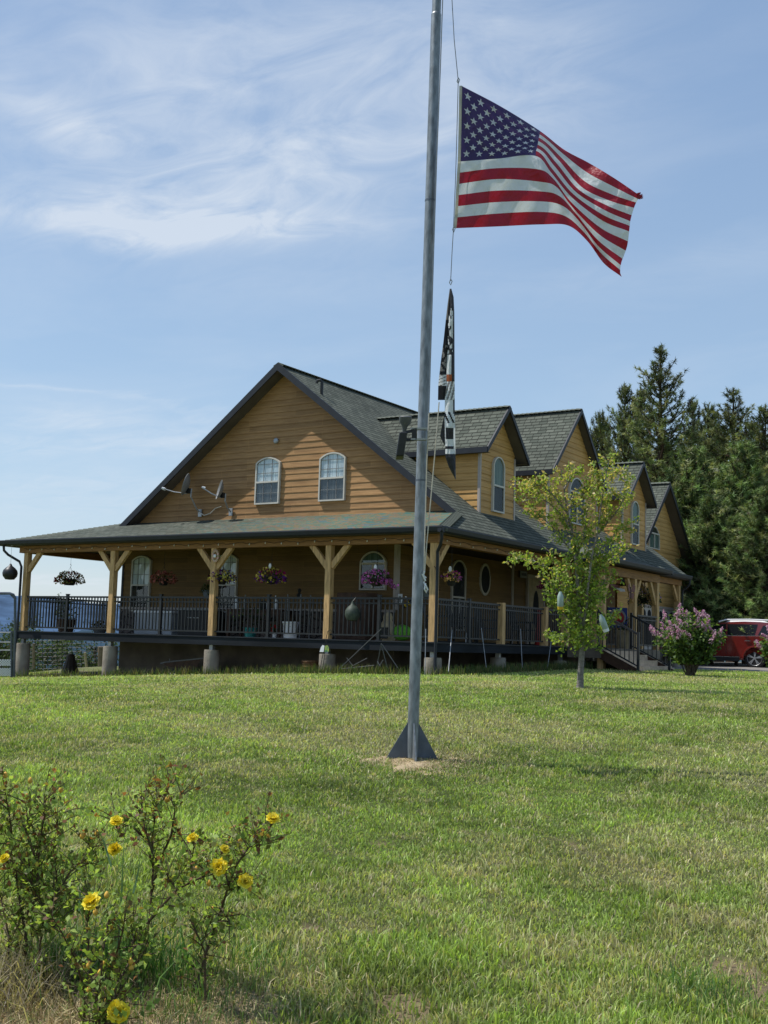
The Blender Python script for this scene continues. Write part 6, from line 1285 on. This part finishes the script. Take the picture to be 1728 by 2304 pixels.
# ------------------------------------------------------------------ car
def car():
    S_=.95; O=atd(1698,1506,41.5); O.z=g1(O.x,O.y); T=thing('red_car','dark red sport utility vehicle with silver roof rails parked before the garage','car',tuple(O))
    ang=math.radians(184) # front direction
    fx,fy=math.cos(ang),math.sin(ang); sx,sy=fy,-fx  # side outward (towards viewer)
    if sy>0: sx,sy=-sx,-sy
    # local: a forward from rear axle, b outward, z up. O is the near rear wheel contact, b=0 at outer wheel face
    def P(a,b,z): a*=S_;b*=S_;z*=S_; return Vector((O.x+fx*a+sx*b,O.y+fy*a+sy*b,O.z+z))
    red=mat('car_paint_red',(.155,.014,.010),.22,.05,2,spec=.6,coat=1.0); blk=MT['metal_black']; gls=mat('car_glass',(.010,.011,.013),.12,.1,2,spec=.45); chrome=mat('chrome',(.6,.6,.62),.2,.05,5,metal=.9); tyre=mat('tyre',(.012,.012,.013),.85,.2,20)
    Wd_=1.95
    # side profile lower body (a,z) ; greenhouse above
    low=[(-1.05,.42),(-1.12,.70),(-1.08,1.05),(-.98,1.16),(2.35,1.14),(3.0,1.06),(3.55,.98),(3.80,.80),(3.85,.45),(3.6,.28),(-.9,.28)]
    def arch(c): return [(c+.45*math.cos(t),.37+.45*math.sin(t)) for t in np.linspace(math.pi*.06,math.pi*.94,12)]
    side=[(-1.05,.42),(-1.12,.72),(-1.08,1.05),(-.98,1.17),(2.35,1.14),(3.0,1.07),(3.55,.98),(3.80,.80),(3.85,.45),(3.55,.30)]+[(2.86+.41*math.cos(t),.36+.41*math.sin(t)) for t in np.linspace(-.13,math.pi+.13,14)]+[(2.2,.26),(.6,.26)]+[(.41*math.cos(t),.36+.41*math.sin(t)) for t in np.linspace(-.13,math.pi+.13,14)]+[(-.8,.32)]
    mb=MB(); 
    import bmesh
    bm=bmesh.new(); v0=[bm.verts.new(P(a,.02-.0*abs(z-.8),z)) for a,z in side]; v1=[bm.verts.new(P(a,-Wd_+.02,z)) for a,z in side]; n=len(side)
    bm.faces.new(v0); bm.faces.new(v1[::-1])
    for i in range(n): j=(i+1)%n; bm.faces.new((v0[i],v1[i],v1[j],v0[j]))
    bmesh.ops.triangulate(bm,faces=[f for f in bm.faces if len(f.verts)>4]); me=bpy.data.meshes.new('body'); bm.to_mesh(me); bm.free(); me.materials.append(red); ob=bpy.data.objects.new('body',me); COL.objects.link(ob); ob.parent=T; ob.location=-Vector(T.location); md=ob.modifiers.new('bevel','BEVEL'); md.width=.045; md.segments=3; md.limit_method='ANGLE'; md.angle_limit=math.radians(40)
    # greenhouse with tumblehome
    gh=[(-1.02,1.165),(-.86,1.55),(-.66,1.67),(-.2,1.715),(.4,1.725),(1.1,1.69),(1.45,1.62),(2.45,1.14)]
    mb=MB(); A=[P(a,-.02-.22*(z-1.16),z) for a,z in gh];B=[P(a,-Wd_+.06+.22*(z-1.16),z) for a,z in gh]; mb.face(A); mb.face(B[::-1])
    for i in range(len(gh)-1): mb.face([A[i],B[i],B[i+1],A[i+1]])
    o=mb.build('cabin',red,T); md=o.modifiers.new('bevel','BEVEL'); md.width=.05; md.segments=3
    def gw(nm,pts,m=gls,off=.012): 
        mb=MB(); mb.face([P(a,-.02-.22*(z-1.16)+off,z) for a,z in pts]); return mb.build(nm,m,T)
    gw('side_window',[(-.82,1.22),(-.12,1.22),(-.30,1.58),(-.74,1.60)]); gw('side_window',[(.0,1.21),(1.0,1.20),(1.0,1.62),(-.10,1.62)]); gw('side_window',[(1.07,1.20),(2.05,1.19),(1.50,1.60),(1.07,1.62)])
    mb=MB(); mb.face([P(1.58,-.16,1.60),P(2.32,-.08,1.19),P(2.32,-Wd_+.12,1.19),P(1.58,-Wd_+.2,1.60)]); mb.v=[tuple(Vector(v)+Vector((fx*.03,fy*.03,.025))) for v in mb.v]; mb.build('windscreen',gls,T)
    mb=MB(); mb.bar(P(-.15,.0,1.19),P(2.1,.0,1.175),.02,.025); mb.build('window_trim',chrome,T)
    # roof rails, and a white block added for the glare on the roof
    for b in (-.18,-Wd_+.22):
        mb=MB(); mb.tube([P(-.75,b,1.70),P(-.6,b,1.78),P(.2,b,1.80),P(1.1,b,1.78),P(1.35,b,1.70)],.028,8); mb.build('roof_rail',MT['whitep'],T)
    mb=MB(); mb.solid([P(-.50,-.22,1.68),P(1.18,-.22,1.67),P(1.18,-Wd_+.26,1.67),P(-.50,-Wd_+.26,1.68),P(-.15,-.30,1.80),P(.85,-.30,1.79),P(.85,-Wd_+.34,1.79),P(-.15,-Wd_+.34,1.80)]); mb.build('roof_glare',MT['whitep'],T)
    # seams, handles, cladding
    for a in (1.04,-.02 ,2.15): mb=MB(); mb.bar(P(a,.024,.5),P(a+.02,.024,1.15),.008,.008,upv=(sx,sy,0)); mb.build('door_seam',blk,T)
    for a in (.25,1.3): mb=MB(); mb.bar(P(a-.1,.05,1.0),P(a+.1,.05,1.0),.03,.03); mb.build('door_handle',chrome,T)
    mb=MB(); mb.bar(P(.55,.03,.30),P(2.3,.03,.30),.06,.14); mb.build('sill',blk,T); mb=MB(); mb.bar(P(.55,.065,.385),P(2.3,.065,.385),.015,.022); mb.build('sill_trim',chrome,T)
    for c in (0,2.86):
        mb=MB(); arc=[P(c+.425*math.cos(t),.03,.36+.425*math.sin(t)) for t in np.linspace(.0,math.pi,16)]; mb.tube(arc,.035,6,False); mb.build('wheel_arch',red,T)
        for b0 in (0,-Wd_+.28):
            mb=MB(); cn=P(c,b0-.0,.36); ax=Vector((sx,sy,0))
            mb.tube([cn-ax*.24,cn-ax*.22,cn-ax*.02,cn],[.35*S_,.38*S_,.38*S_,.355*S_],32); w=mb.build('wheel',tyre,T); soft(w)
            if b0<0: continue
            mb=MB(); K=32
            for k in range(K):
                t0,t1=2*math.pi*k/K,2*math.pi*(k+1)/K; q=lambda r,t,o:P(c+r*math.cos(t),b0+o,.36+r*math.sin(t)); mb.face([q(.275,t0,.006),q(.275,t1,.006),q(.255,t1,-.01),q(.255,t0,-.01)]); mb.face([q(.255,t0,-.01),q(.255,t1,-.01),q(.25,t1,-.1),q(.25,t0,-.1)])
            for k in range(5):
                for dlt in (-.13,.13):
                    t=2*math.pi*k/5+.4; mb.bar(P(c+.05*math.cos(t),b0+.0,.36+.05*math.sin(t)),P(c+.26*math.cos(t+dlt),b0-.005,.36+.26*math.sin(t+dlt)),.035,.02,upv=(sx,sy,0))
            mb.tube([P(c,b0-.05,.36),P(c,b0+.012,.36)],.05,12); mb.build('rim',MT['steel'],w)
            mb=MB(); mb.face([P(c+.25*math.cos(t),b0-.08,.36+.25*math.sin(t)) for t in np.linspace(0,2*math.pi,24)[:-1]]); mb.build('brake_shadow',blk,w)
    mb=MB(); mb.box((0,0,0),(.01,.01,.01)); mb=MB()
    mb.solid([P(-1.10,.0,.85),P(-.93,.035,.87),P(-.93,.03,1.12),P(-1.07,.0,1.12),P(-1.10,-.3,.85),P(-.93,-.3,.87),P(-.93,-.3,1.12),P(-1.07,-.3,1.12)]); mb.build('tail_light',MT['red'],T)
    mb=MB(); mb.solid([P(2.1,.05,1.13),P(2.2,.20,1.15),P(2.2,.20,1.28),P(2.1,.05,1.26),P(1.98,.05,1.13),P(2.0,.20,1.15),P(2.0,.20,1.28),P(1.98,.05,1.26)]); mb.build('mirror',red,T)
    mb=MB(); mb.solid([P(3.45,.03,.72),P(3.72,-.1,.72),P(3.66,-.1,.90),P(3.40,.03,.90),P(3.45,-.3,.72),P(3.74,-.4,.72),P(3.68,-.4,.90),P(3.4,-.3,.90)]); mb.build('headlight',MT['whitep'],T)
car()
# gravel drive under the car
def drive(x,y): 
    s=-math.sin(YAW)*x+math.cos(YAW)*y; t=math.cos(YAW)*x+math.sin(YAW)*y; return ((s>36.3+1.0*(fbm(x*.8,y*.8,61)-.5))&(s<60)&(t>6)&(t<30)).astype(float)
MT['gravel']=mat('gravel',(.30,.28,.25),.95,.3,10,.8,50,col2=(.15,.135,.12))
patch('gravel_drive',drive,(-22,16,28,70),.5,MT['gravel'],.02,.5)
# ------------------------------------------------------------------ rose bush (foreground left)
def rose():
    GZ=lambda x,y:g1(x,y); D=3.9
    roses=[]; 
    def stem(t,pts,r0,twn,seed,lfn,cols,spread=.10):
        rr=random.Random(seed); P=[Vector(p) for p in pts]; mbs.tube(P,[r0*(1-.75*i/(len(P)-1)) for i in range(len(P))],6,False)
        Lp=[]
        for i in range(1,len(P)):
            for q in range(twn):
                o=P[i-1].lerp(P[i],rr.random()); d=((P[i]-P[i-1]).normalized()*.5+Vector((rr.gauss(0,.6),rr.gauss(0,.6),rr.gauss(.35,.4)))).normalized(); l=rr.uniform(.05,spread*1.6)
                e=o+d*l; mbs.tube([o,o.lerp(e,.5)+Vector((rr.gauss(0,.006),0,rr.gauss(0,.006))),e],[.0022,.0018,.001],4,False)
                for k in range(lfn): c=o.lerp(e,.2+.9*rr.random()); leafp.append((c.x+rr.gauss(0,.012),c.y+rr.gauss(0,.012),c.z+rr.gauss(0,.010)))
                if rr.random()<.25: buds.append(e+d*.006)
    defs=[
     ('tall middle rose shrub with a bare grey stem and small leaves',[[(330,2130),(338,2050),(344,1960),(342,1890),(350,1830),(353,1795)],[(340,2010),(362,1930),(385,1880),(395,1815),(408,1785)],[(343,1920),(325,1860),(318,1810),(330,1775)],[(345,1840),(372,1790),(388,1755)],[(343,1900),(300,1862),(262,1850),(262,1845)]],4.35,5),
     ('right rose shrub whose long arching canes carry the open yellow roses',[[(440,2230),(455,2170),(475,2110),(500,2040),(515,1990),(530,1950),(550,1920),(580,1880),(600,1858),(613,1842)],[(300,2120),(345,2060),(400,2000),(440,1980),(470,1965),(490,1955)],[(462,2145),(448,2110),(436,2085)],[(515,1990),(505,1960),(492,1950)],[(530,1960),(548,1985),(551,1985)],[(500,2045),(515,2070),(520,2090)],[(550,1920),(535,1895),(540,1880)],[(430,1990),(432,1940),(436,1900),(434,1888)],[(400,2000),(380,1980),(372,1960)],[(560,1905),(590,1900),(610,1885)]],4.1,6),
     ('left rose shrub, dense and reddish at the edge of the view',[[(60,2120),(40,2000),(30,1900),(20,1825),(12,1785)],[(70,2120),(80,2010),(88,1920),(96,1850),(100,1790)],[(90,2120),(115,2030),(160,1960),(190,1930),(205,1900)],[(20,2110),(0,2010),(-15,1920),(0,1830)],[(100,2100),(150,2060),(185,2030),(205,2020)],[(60,2060),(90,1960),(60,1880),(70,1800)],[(110,2080),(130,2000),(120,1910),(136,1815)],[(40,2090),(60,2000),(45,1940),(10,1930)],[(80,2100),(110,2060),(70,1990),(80,1950)]],4.25,9),
     ('low front rose shrub carrying many orange buds and one large bloom',[[(215,2240),(200,2160),(195,2080),(205,2030),(208,2020)],[(235,2250),(255,2170),(275,2100),(285,2040)],[(225,2240),(230,2160),(240,2090),(246,2060)],[(250,2250),(290,2190),(320,2150),(335,2120)],[(190,2230),(170,2160),(140,2100),(115,2060)],[(240,2240),(268,2250),(266,2262)],[(260,2220),(300,2150),(295,2110),(300,2080)]],3.75,8)]
    blooms=[[(262,1848,1.0,0),(258,1912,1.1,0)],[(613,1843,1.05,1),(434,1886,.85,1),(505,1911,.75,1),(492,1952,1.3,1),(552,1983,1.15,1)],[(10,1932,.8,1)],[(266,2277,1.5,1),(207,2030,1.3,0)]]
    budl=[[(395,1851),(218,1876),(375,1800),(380,1798)],[(541,1891),(519,1940),(470,1988),(562,2000),(443,1955),(480,2046),(605,1880)],[(98,1838),(58,1925),(78,1952),(68,1757),(12,1745),(137,1778),(60,1793),(185,1882)],[(215,2053),(200,2173),(233,2170),(225,2190),(295,2180),(294,2165),(258,2232),(241,2252),(200,2228),(250,2085),(242,2102),(240,2015)]]
    pet=[(.95,.80,.05),(.98,.86,.12),(.90,.68,.02)]
    for di,(lb,stems,dep,tw) in enumerate(defs):
        b0=atd(*stems[0][0],dep); t=thing('rose_bush',lb,'rose bush',(b0.x,b0.y,GZ(b0.x,b0.y)),'yellow rose shrubs in the foreground bed'); mbs=MB(); leafp=[]; buds=[]
        for si,sp in enumerate(stems):
            base=atd(*sp[0],dep); pts=[atd(u,v,dep+.10*math.sin(si*2+i*.8)) for i,(u,v) in enumerate(sp)]
            if si in (0,) or sp[0][1]>2100: 
                gz_=GZ(pts[0].x,pts[0].y); pts.insert(0,Vector((pts[0].x+.01,pts[0].y,min(gz_-.02,pts[0].z-.03))))
            stem(t,pts,.0065 if si<2 else .0045,max(2,int(tw*(1.1,.85,1.15,.65)[di])),di*50+si,8,None,spread=.078 if di!=2 else .10)
        mbs.build('canes',MT['stem'],t)
        P=np.array(leafp); n=len(P); red=rng.random(n)<(.28 if di!=2 else .30)*np.clip((P[:,2]-.55)*2.0,0.15,1)
        cols=pick([(.27,.38,.09),(.19,.28,.07),(.36,.47,.13),(.20,.21,.07)],n,.25); rc=pick([(.26,.12,.06),(.20,.09,.05),(.24,.17,.07)],n,.2); cols=np.where(red[:,None],rc,cols)
        leaves('foliage',P,.024,cols,MT['leaf'],t,asp=.62)
        for (u,v,sc,op) in blooms[di]:
            c=atd(u,v,dep-.13); V=[];F=[];Cc=[]; rr=random.Random(u)
            axis=(-fw*.8+Vector((rr.gauss(0,.25),rr.gauss(0,.25),.75))).normalized(); s1=axis.cross(Vector((0,0,1)) if abs(axis.z)<.9 else Vector((1,0,0))).normalized(); s2=axis.cross(s1)
            R=.0235*sc
            for ring,(k,ti,rr_) in enumerate(((6,1.25,1.0),(6,.95,.85),(5,.6,.65),(4,.3,.42),(3,.12,.25))):
                for q in range(k):
                    a=2*math.pi*(q+.5*ring)/k+rr.gauss(0,.15); d=(s1*math.cos(a)+s2*math.sin(a)); wv=(s2*math.cos(a)-s1*math.sin(a)); lift=math.cos(ti); out=math.sin(ti); nb=len(V); cc=np.array(pet[rr.randrange(3)])*(1-.07*ring)
                    for i in range(4):
                        f=i/3
                        for j in range(-2,3):
                            g_=j/2; wd=R*.62*math.sin(min(1,f*1.15+.12)*math.pi*.62)*(1.05-.15*f); cup=.35*(g_*g_)*R*.5
                            p=c+(d*out+axis*lift)*(R*rr_*f*(1+.08*rr.gauss(0,1)*(i==3)))+wv*wd*g_+axis*(cup-.25*R*f*f*(1 if ring<2 else -0.2)+rr.gauss(0,.0012)*(i==3)); V.append(p[:]); Cc.append(cc*(.75+.3*f))
                    for i in range(3):
                        for j in range(4): F.append((nb+i*5+j,nb+i*5+j+1,nb+(i+1)*5+j+1,nb+(i+1)*5+j))
            o=npmesh('rose_bloom',np.array(V),np.array(F),MT['petal'],np.clip(np.array(Cc),0,1),t); o.data.polygons.foreach_set('use_smooth',[True]*len(F))
            mb=MB(); mb.tube([c-axis*.035,c-axis*.012,c],[.002,.006,.004],6); mb.build('sepal',MT['stem'],t)
        for (u,v) in budl[di]:
            c=atd(u,v,dep-.02); mb=MB(); mb.lathe(tuple(c),[(.002,-.010),(.0075,-.004),(.0085,.003),(.005,.010),(.001,.014)],8); soft(mb.build('bud',MT['budy'],t),80)
        for b in buds[:60]:
            mb=MB(); mb.lathe(tuple(b),[(.001,-.004),(.0042,0),(.0035,.005),(.0008,.008)],6); mb.build('bud',MT['budg'],t)
MT['budy']=mat('bud_orange',(.62,.36,.06),.6,.3,40); MT['budg']=mat('bud_green',(.16,.12,.03),.6,.3,40)
rose()
# ------------------------------------------------------------------ grass (stuff)
def blades(name,x,y,h,w,col,mt=None,lean=.5,dz=-.005,curve=True):
    n=len(x); z=gz(x,y)+dz; a=rng.random(n)*2*np.pi; ld=rng.random(n)*2*np.pi; lm=lean*rng.random(n)**.8
    bx,by=np.cos(a)*w/2,np.sin(a)*w/2; dx,dy=np.cos(ld)*lm*h,np.sin(ld)*lm*h
    p0=np.c_[x-bx,y-by,z];p1=np.c_[x+bx,y+by,z]
    m0=np.c_[x-bx*.8+dx*.35,y-by*.8+dy*.35,z+h*.58];m1=np.c_[x+bx*.8+dx*.35,y+by*.8+dy*.35,z+h*.58]; tp=np.c_[x+dx,y+dy,z+h*np.sqrt(np.maximum(.15,1-lm**2*.6))]
    V=np.stack([p0,p1,m1,m0,tp],1).reshape(-1,3); i=np.arange(n)*5
    F=np.vstack([np.c_[i,i+1,i+2],np.c_[i,i+2,i+3],np.c_[i+3,i+2,i+4]])
    c=np.repeat(col,5,0).reshape(n,5,3).copy(); c[:,:2]*=.72; c[:,2:4]*=.98; c[:,4]*=1.2; c=c.reshape(-1,3)
    return npmesh(name,V,F,mt or MT['grass'],np.clip(c,0,1))
def lawn():
    n=760000; s=np.exp(rng.uniform(math.log(3.1),math.log(34),n)); t=(rng.random(n)*2-1)*(.36*s+.9)
    no=430000; so_=np.exp(rng.uniform(math.log(2.2),math.log(30),no)); to_=np.where(rng.random(no)<.5,-1,1)*(.36*so_+.9+rng.random(no)*(3.6+.25*so_)); s=np.r_[s,so_]; t=np.r_[t,to_]; n+=no
    x=-math.sin(YAW)*s+math.cos(YAW)*t; y=math.cos(YAW)*s+math.sin(YAW)*t
    keep=(under(x,y)<.5)&(rng.random(n)>dirtmask(x,y)*1.25)&(rng.random(n)>bedmask(x,y)*.80)
    keep&=rng.random(n)>bare(x,y)*.9; dry=drymask(x,y); keep&=rng.random(n)>dry*.30
    x,y,s=x[keep],y[keep],s[keep]; n=len(x); dry=dry[keep]
    cl=fbm(x*2.2,y*2.2,41); c2=fbm(x*7,y*7,43); h=(.010+.036*rng.random(n)**2.0)*(.35+1.0*np.clip(cl-.2,0,1)+1.0*np.clip(c2-.3,0,1))+.0007*s; h=h*(1+.35*np.clip((7-s)/3,0,1)); w=.0030+.0007*s; lg=(rng.random(n)<.05); h=np.where(lg,h*1.7,h)
    col=lawncol(x,y)*1.25; k=rng.random((n,1)); col=col*(.50+.95*rng.random((n,1))); st_=np.array([.62,.54,.34])*(.6+.5*rng.random((n,1)))
    pdry=(.065+.32*dry+.25*np.clip((fbm(x*6,y*6,91)-.52)*8,0,1))[:,None]; col=np.where(k<pdry,st_,col)
    fresh=(rng.random((n,1))<.10); col=np.where(fresh,col*np.array([1.15,1.3,.9]),col)
    o=blades('grass',x,y,h,w,col,lean=.9); tag(o,'short mown lawn of green and straw coloured grass','grass',kind='stuff')
    # taller tufts near the deck edge and tufts in the lawn
    m=9000; xx=rng.uniform(-25.8,-12.2,m); yy=21.33+rng.normal(size=m)*.12; sel=rng.random(m)<(.25+.9*np.clip((xx+17.5)/3,0,1)*(xx<-13.5)+.25*(fbm(xx*2,yy,5)>.5)); xx,yy=xx[sel],yy[sel]
    x2=rng.normal(size=5000)*.15-12.15; y2=rng.uniform(21.5,31,5000); xx=np.r_[xx,x2];yy=np.r_[yy,y2]; k=len(xx)
    o=blades('tall_grass',xx,yy,.08+.20*rng.random(k)**2,np.full(k,.012),pick([(.09,.14,.04),(.07,.12,.035),(.22,.20,.09)],k,.25)); tag(o,'untrimmed taller grass along the foot of the deck','grass',kind='stuff')
lawn()
def bedstuff():
    # dry straw in the bed
    n=26000; s=4.15+rng.normal(size=n)*.24; t=-1.05+rng.normal(size=n)*.42; x=-math.sin(YAW)*s+math.cos(YAW)*t; y=math.cos(YAW)*s+math.sin(YAW)*t
    o=blades('dry_straw',x,y,.02+.07*rng.random(n)**2,.002+.002*rng.random(n),pick([(.52,.42,.22),(.60,.50,.30),(.38,.29,.15),(.20,.26,.08),(.28,.20,.11)],n,.25),mt=MT['straw'],lean=1.6); tag(o,'dry straw and dead blades matted in the rose bed','straw',kind='stuff')
    # green blades tall clump between the roses
    for (u,v,d,n,h,w,lb,cols) in ((285,2120,4.3,420,.26,.006,'clump of fresh upright grass behind the front roses',[(.08,.16,.04),(.06,.12,.03),(.11,.19,.06)]),(30,2150,4.15,900,.22,.004,'mound of grey dead grass hanging over at the left edge',[(.20,.17,.12),(.13,.11,.08),(.28,.24,.16)]),(440,2240,4.0,300,.12,.004,'small grass clump at the foot of the right rose cane',[(.08,.14,.04),(.10,.16,.05)]),(160,2080,4.4,500,.20,.005,'grass clump between the left and middle roses',[(.07,.13,.03),(.09,.15,.05)]),(540,2150,4.5,260,.10,.004,'low grass tuft right of the rose bed',[(.08,.15,.04)]),(1590,2190,4.3,260,.10,.004,'coarse grass tuft in the lower right lawn',[(.07,.13,.04)])):
        p=atd(u,v,d); x=p.x+rng.normal(size=n)*.13; y=p.y+rng.normal(size=n)*.13; o=blades('rough_grass',x,y,h*(.4+.8*rng.random(n)),w*(.6+.7*rng.random(n)),pick(cols,n,.25)*1.5,lean=.8 if 'dead' not in lb else 1.5); tag(o,lb,'grass',kind='stuff')
    # long flat blades
    mats_=leafmat('blade_long',attr=False,base=(.13,.22,.10),trans=.25)
    gp=atd(268,2090,4.0); gt=thing('tall_grass_plant','tall wild grass plant with a few broad blue-green blades between the roses','grass plant',(gp.x,gp.y,g1(gp.x,gp.y)))
    for (a,b,w,lb) in (((265,2085),(280,1860),.010,'longest upright blue-green blade in the rose bed'),((255,2095),(272,2010),.012,'short broad pale blade under the long one'),((250,1950),(212,1850),.007,'thin blade leaning left by the upper bud'),((300,2010),(315,1925),.007,'slim blade right of the longest one'),((300,2020),(350,2050),.006,'bent blade falling to the right'),((178,2050),(174,1970),.007,'slim blade among the left roses')):
        A=atd(*a,4.0);B=atd(*b,4.0); A2=Vector((A.x,A.y,min(A.z,g1(A.x,A.y)+.02))) if a[1]>2080 else A; mb=MB(); K=7; sd=RT*w/2
        for i in range(K):
            f0,f1=i/K,(i+1)/K; w0=math.sin(max(.12,1-f0)*math.pi*.55);w1=math.sin(max(.0,1-f1)*math.pi*.55); p0=A2.lerp(B,f0)+fw*.02*math.sin(f0*3);p1=A2.lerp(B,f1)+fw*.02*math.sin(f1*3); mb.face([p0-sd*w0,p0+sd*w0,p1+sd*w1,p1-sd*w1])
        mb.build('blade',mats_,gt)
bedstuff()
def polestraw():
    n=6500; a=rng.random(n)*6.28; r=np.abs(rng.normal(size=n))*.34+.03; x=POLE.x+r*np.cos(a)*1.25+.03; y=POLE.y+r*np.sin(a)-.03
    o=blades('dry_clippings',x,y,.012+.03*rng.random(n)**2,.003+.004*rng.random(n),pick([(.55,.45,.28),(.48,.38,.22),(.36,.30,.16),(.24,.30,.10)],n,.25),mt=MT['straw'],lean=2.2,dz=.010); tag(o,'dry clippings and sprouting grass scattered around the pole base','straw',kind='stuff')
polestraw()
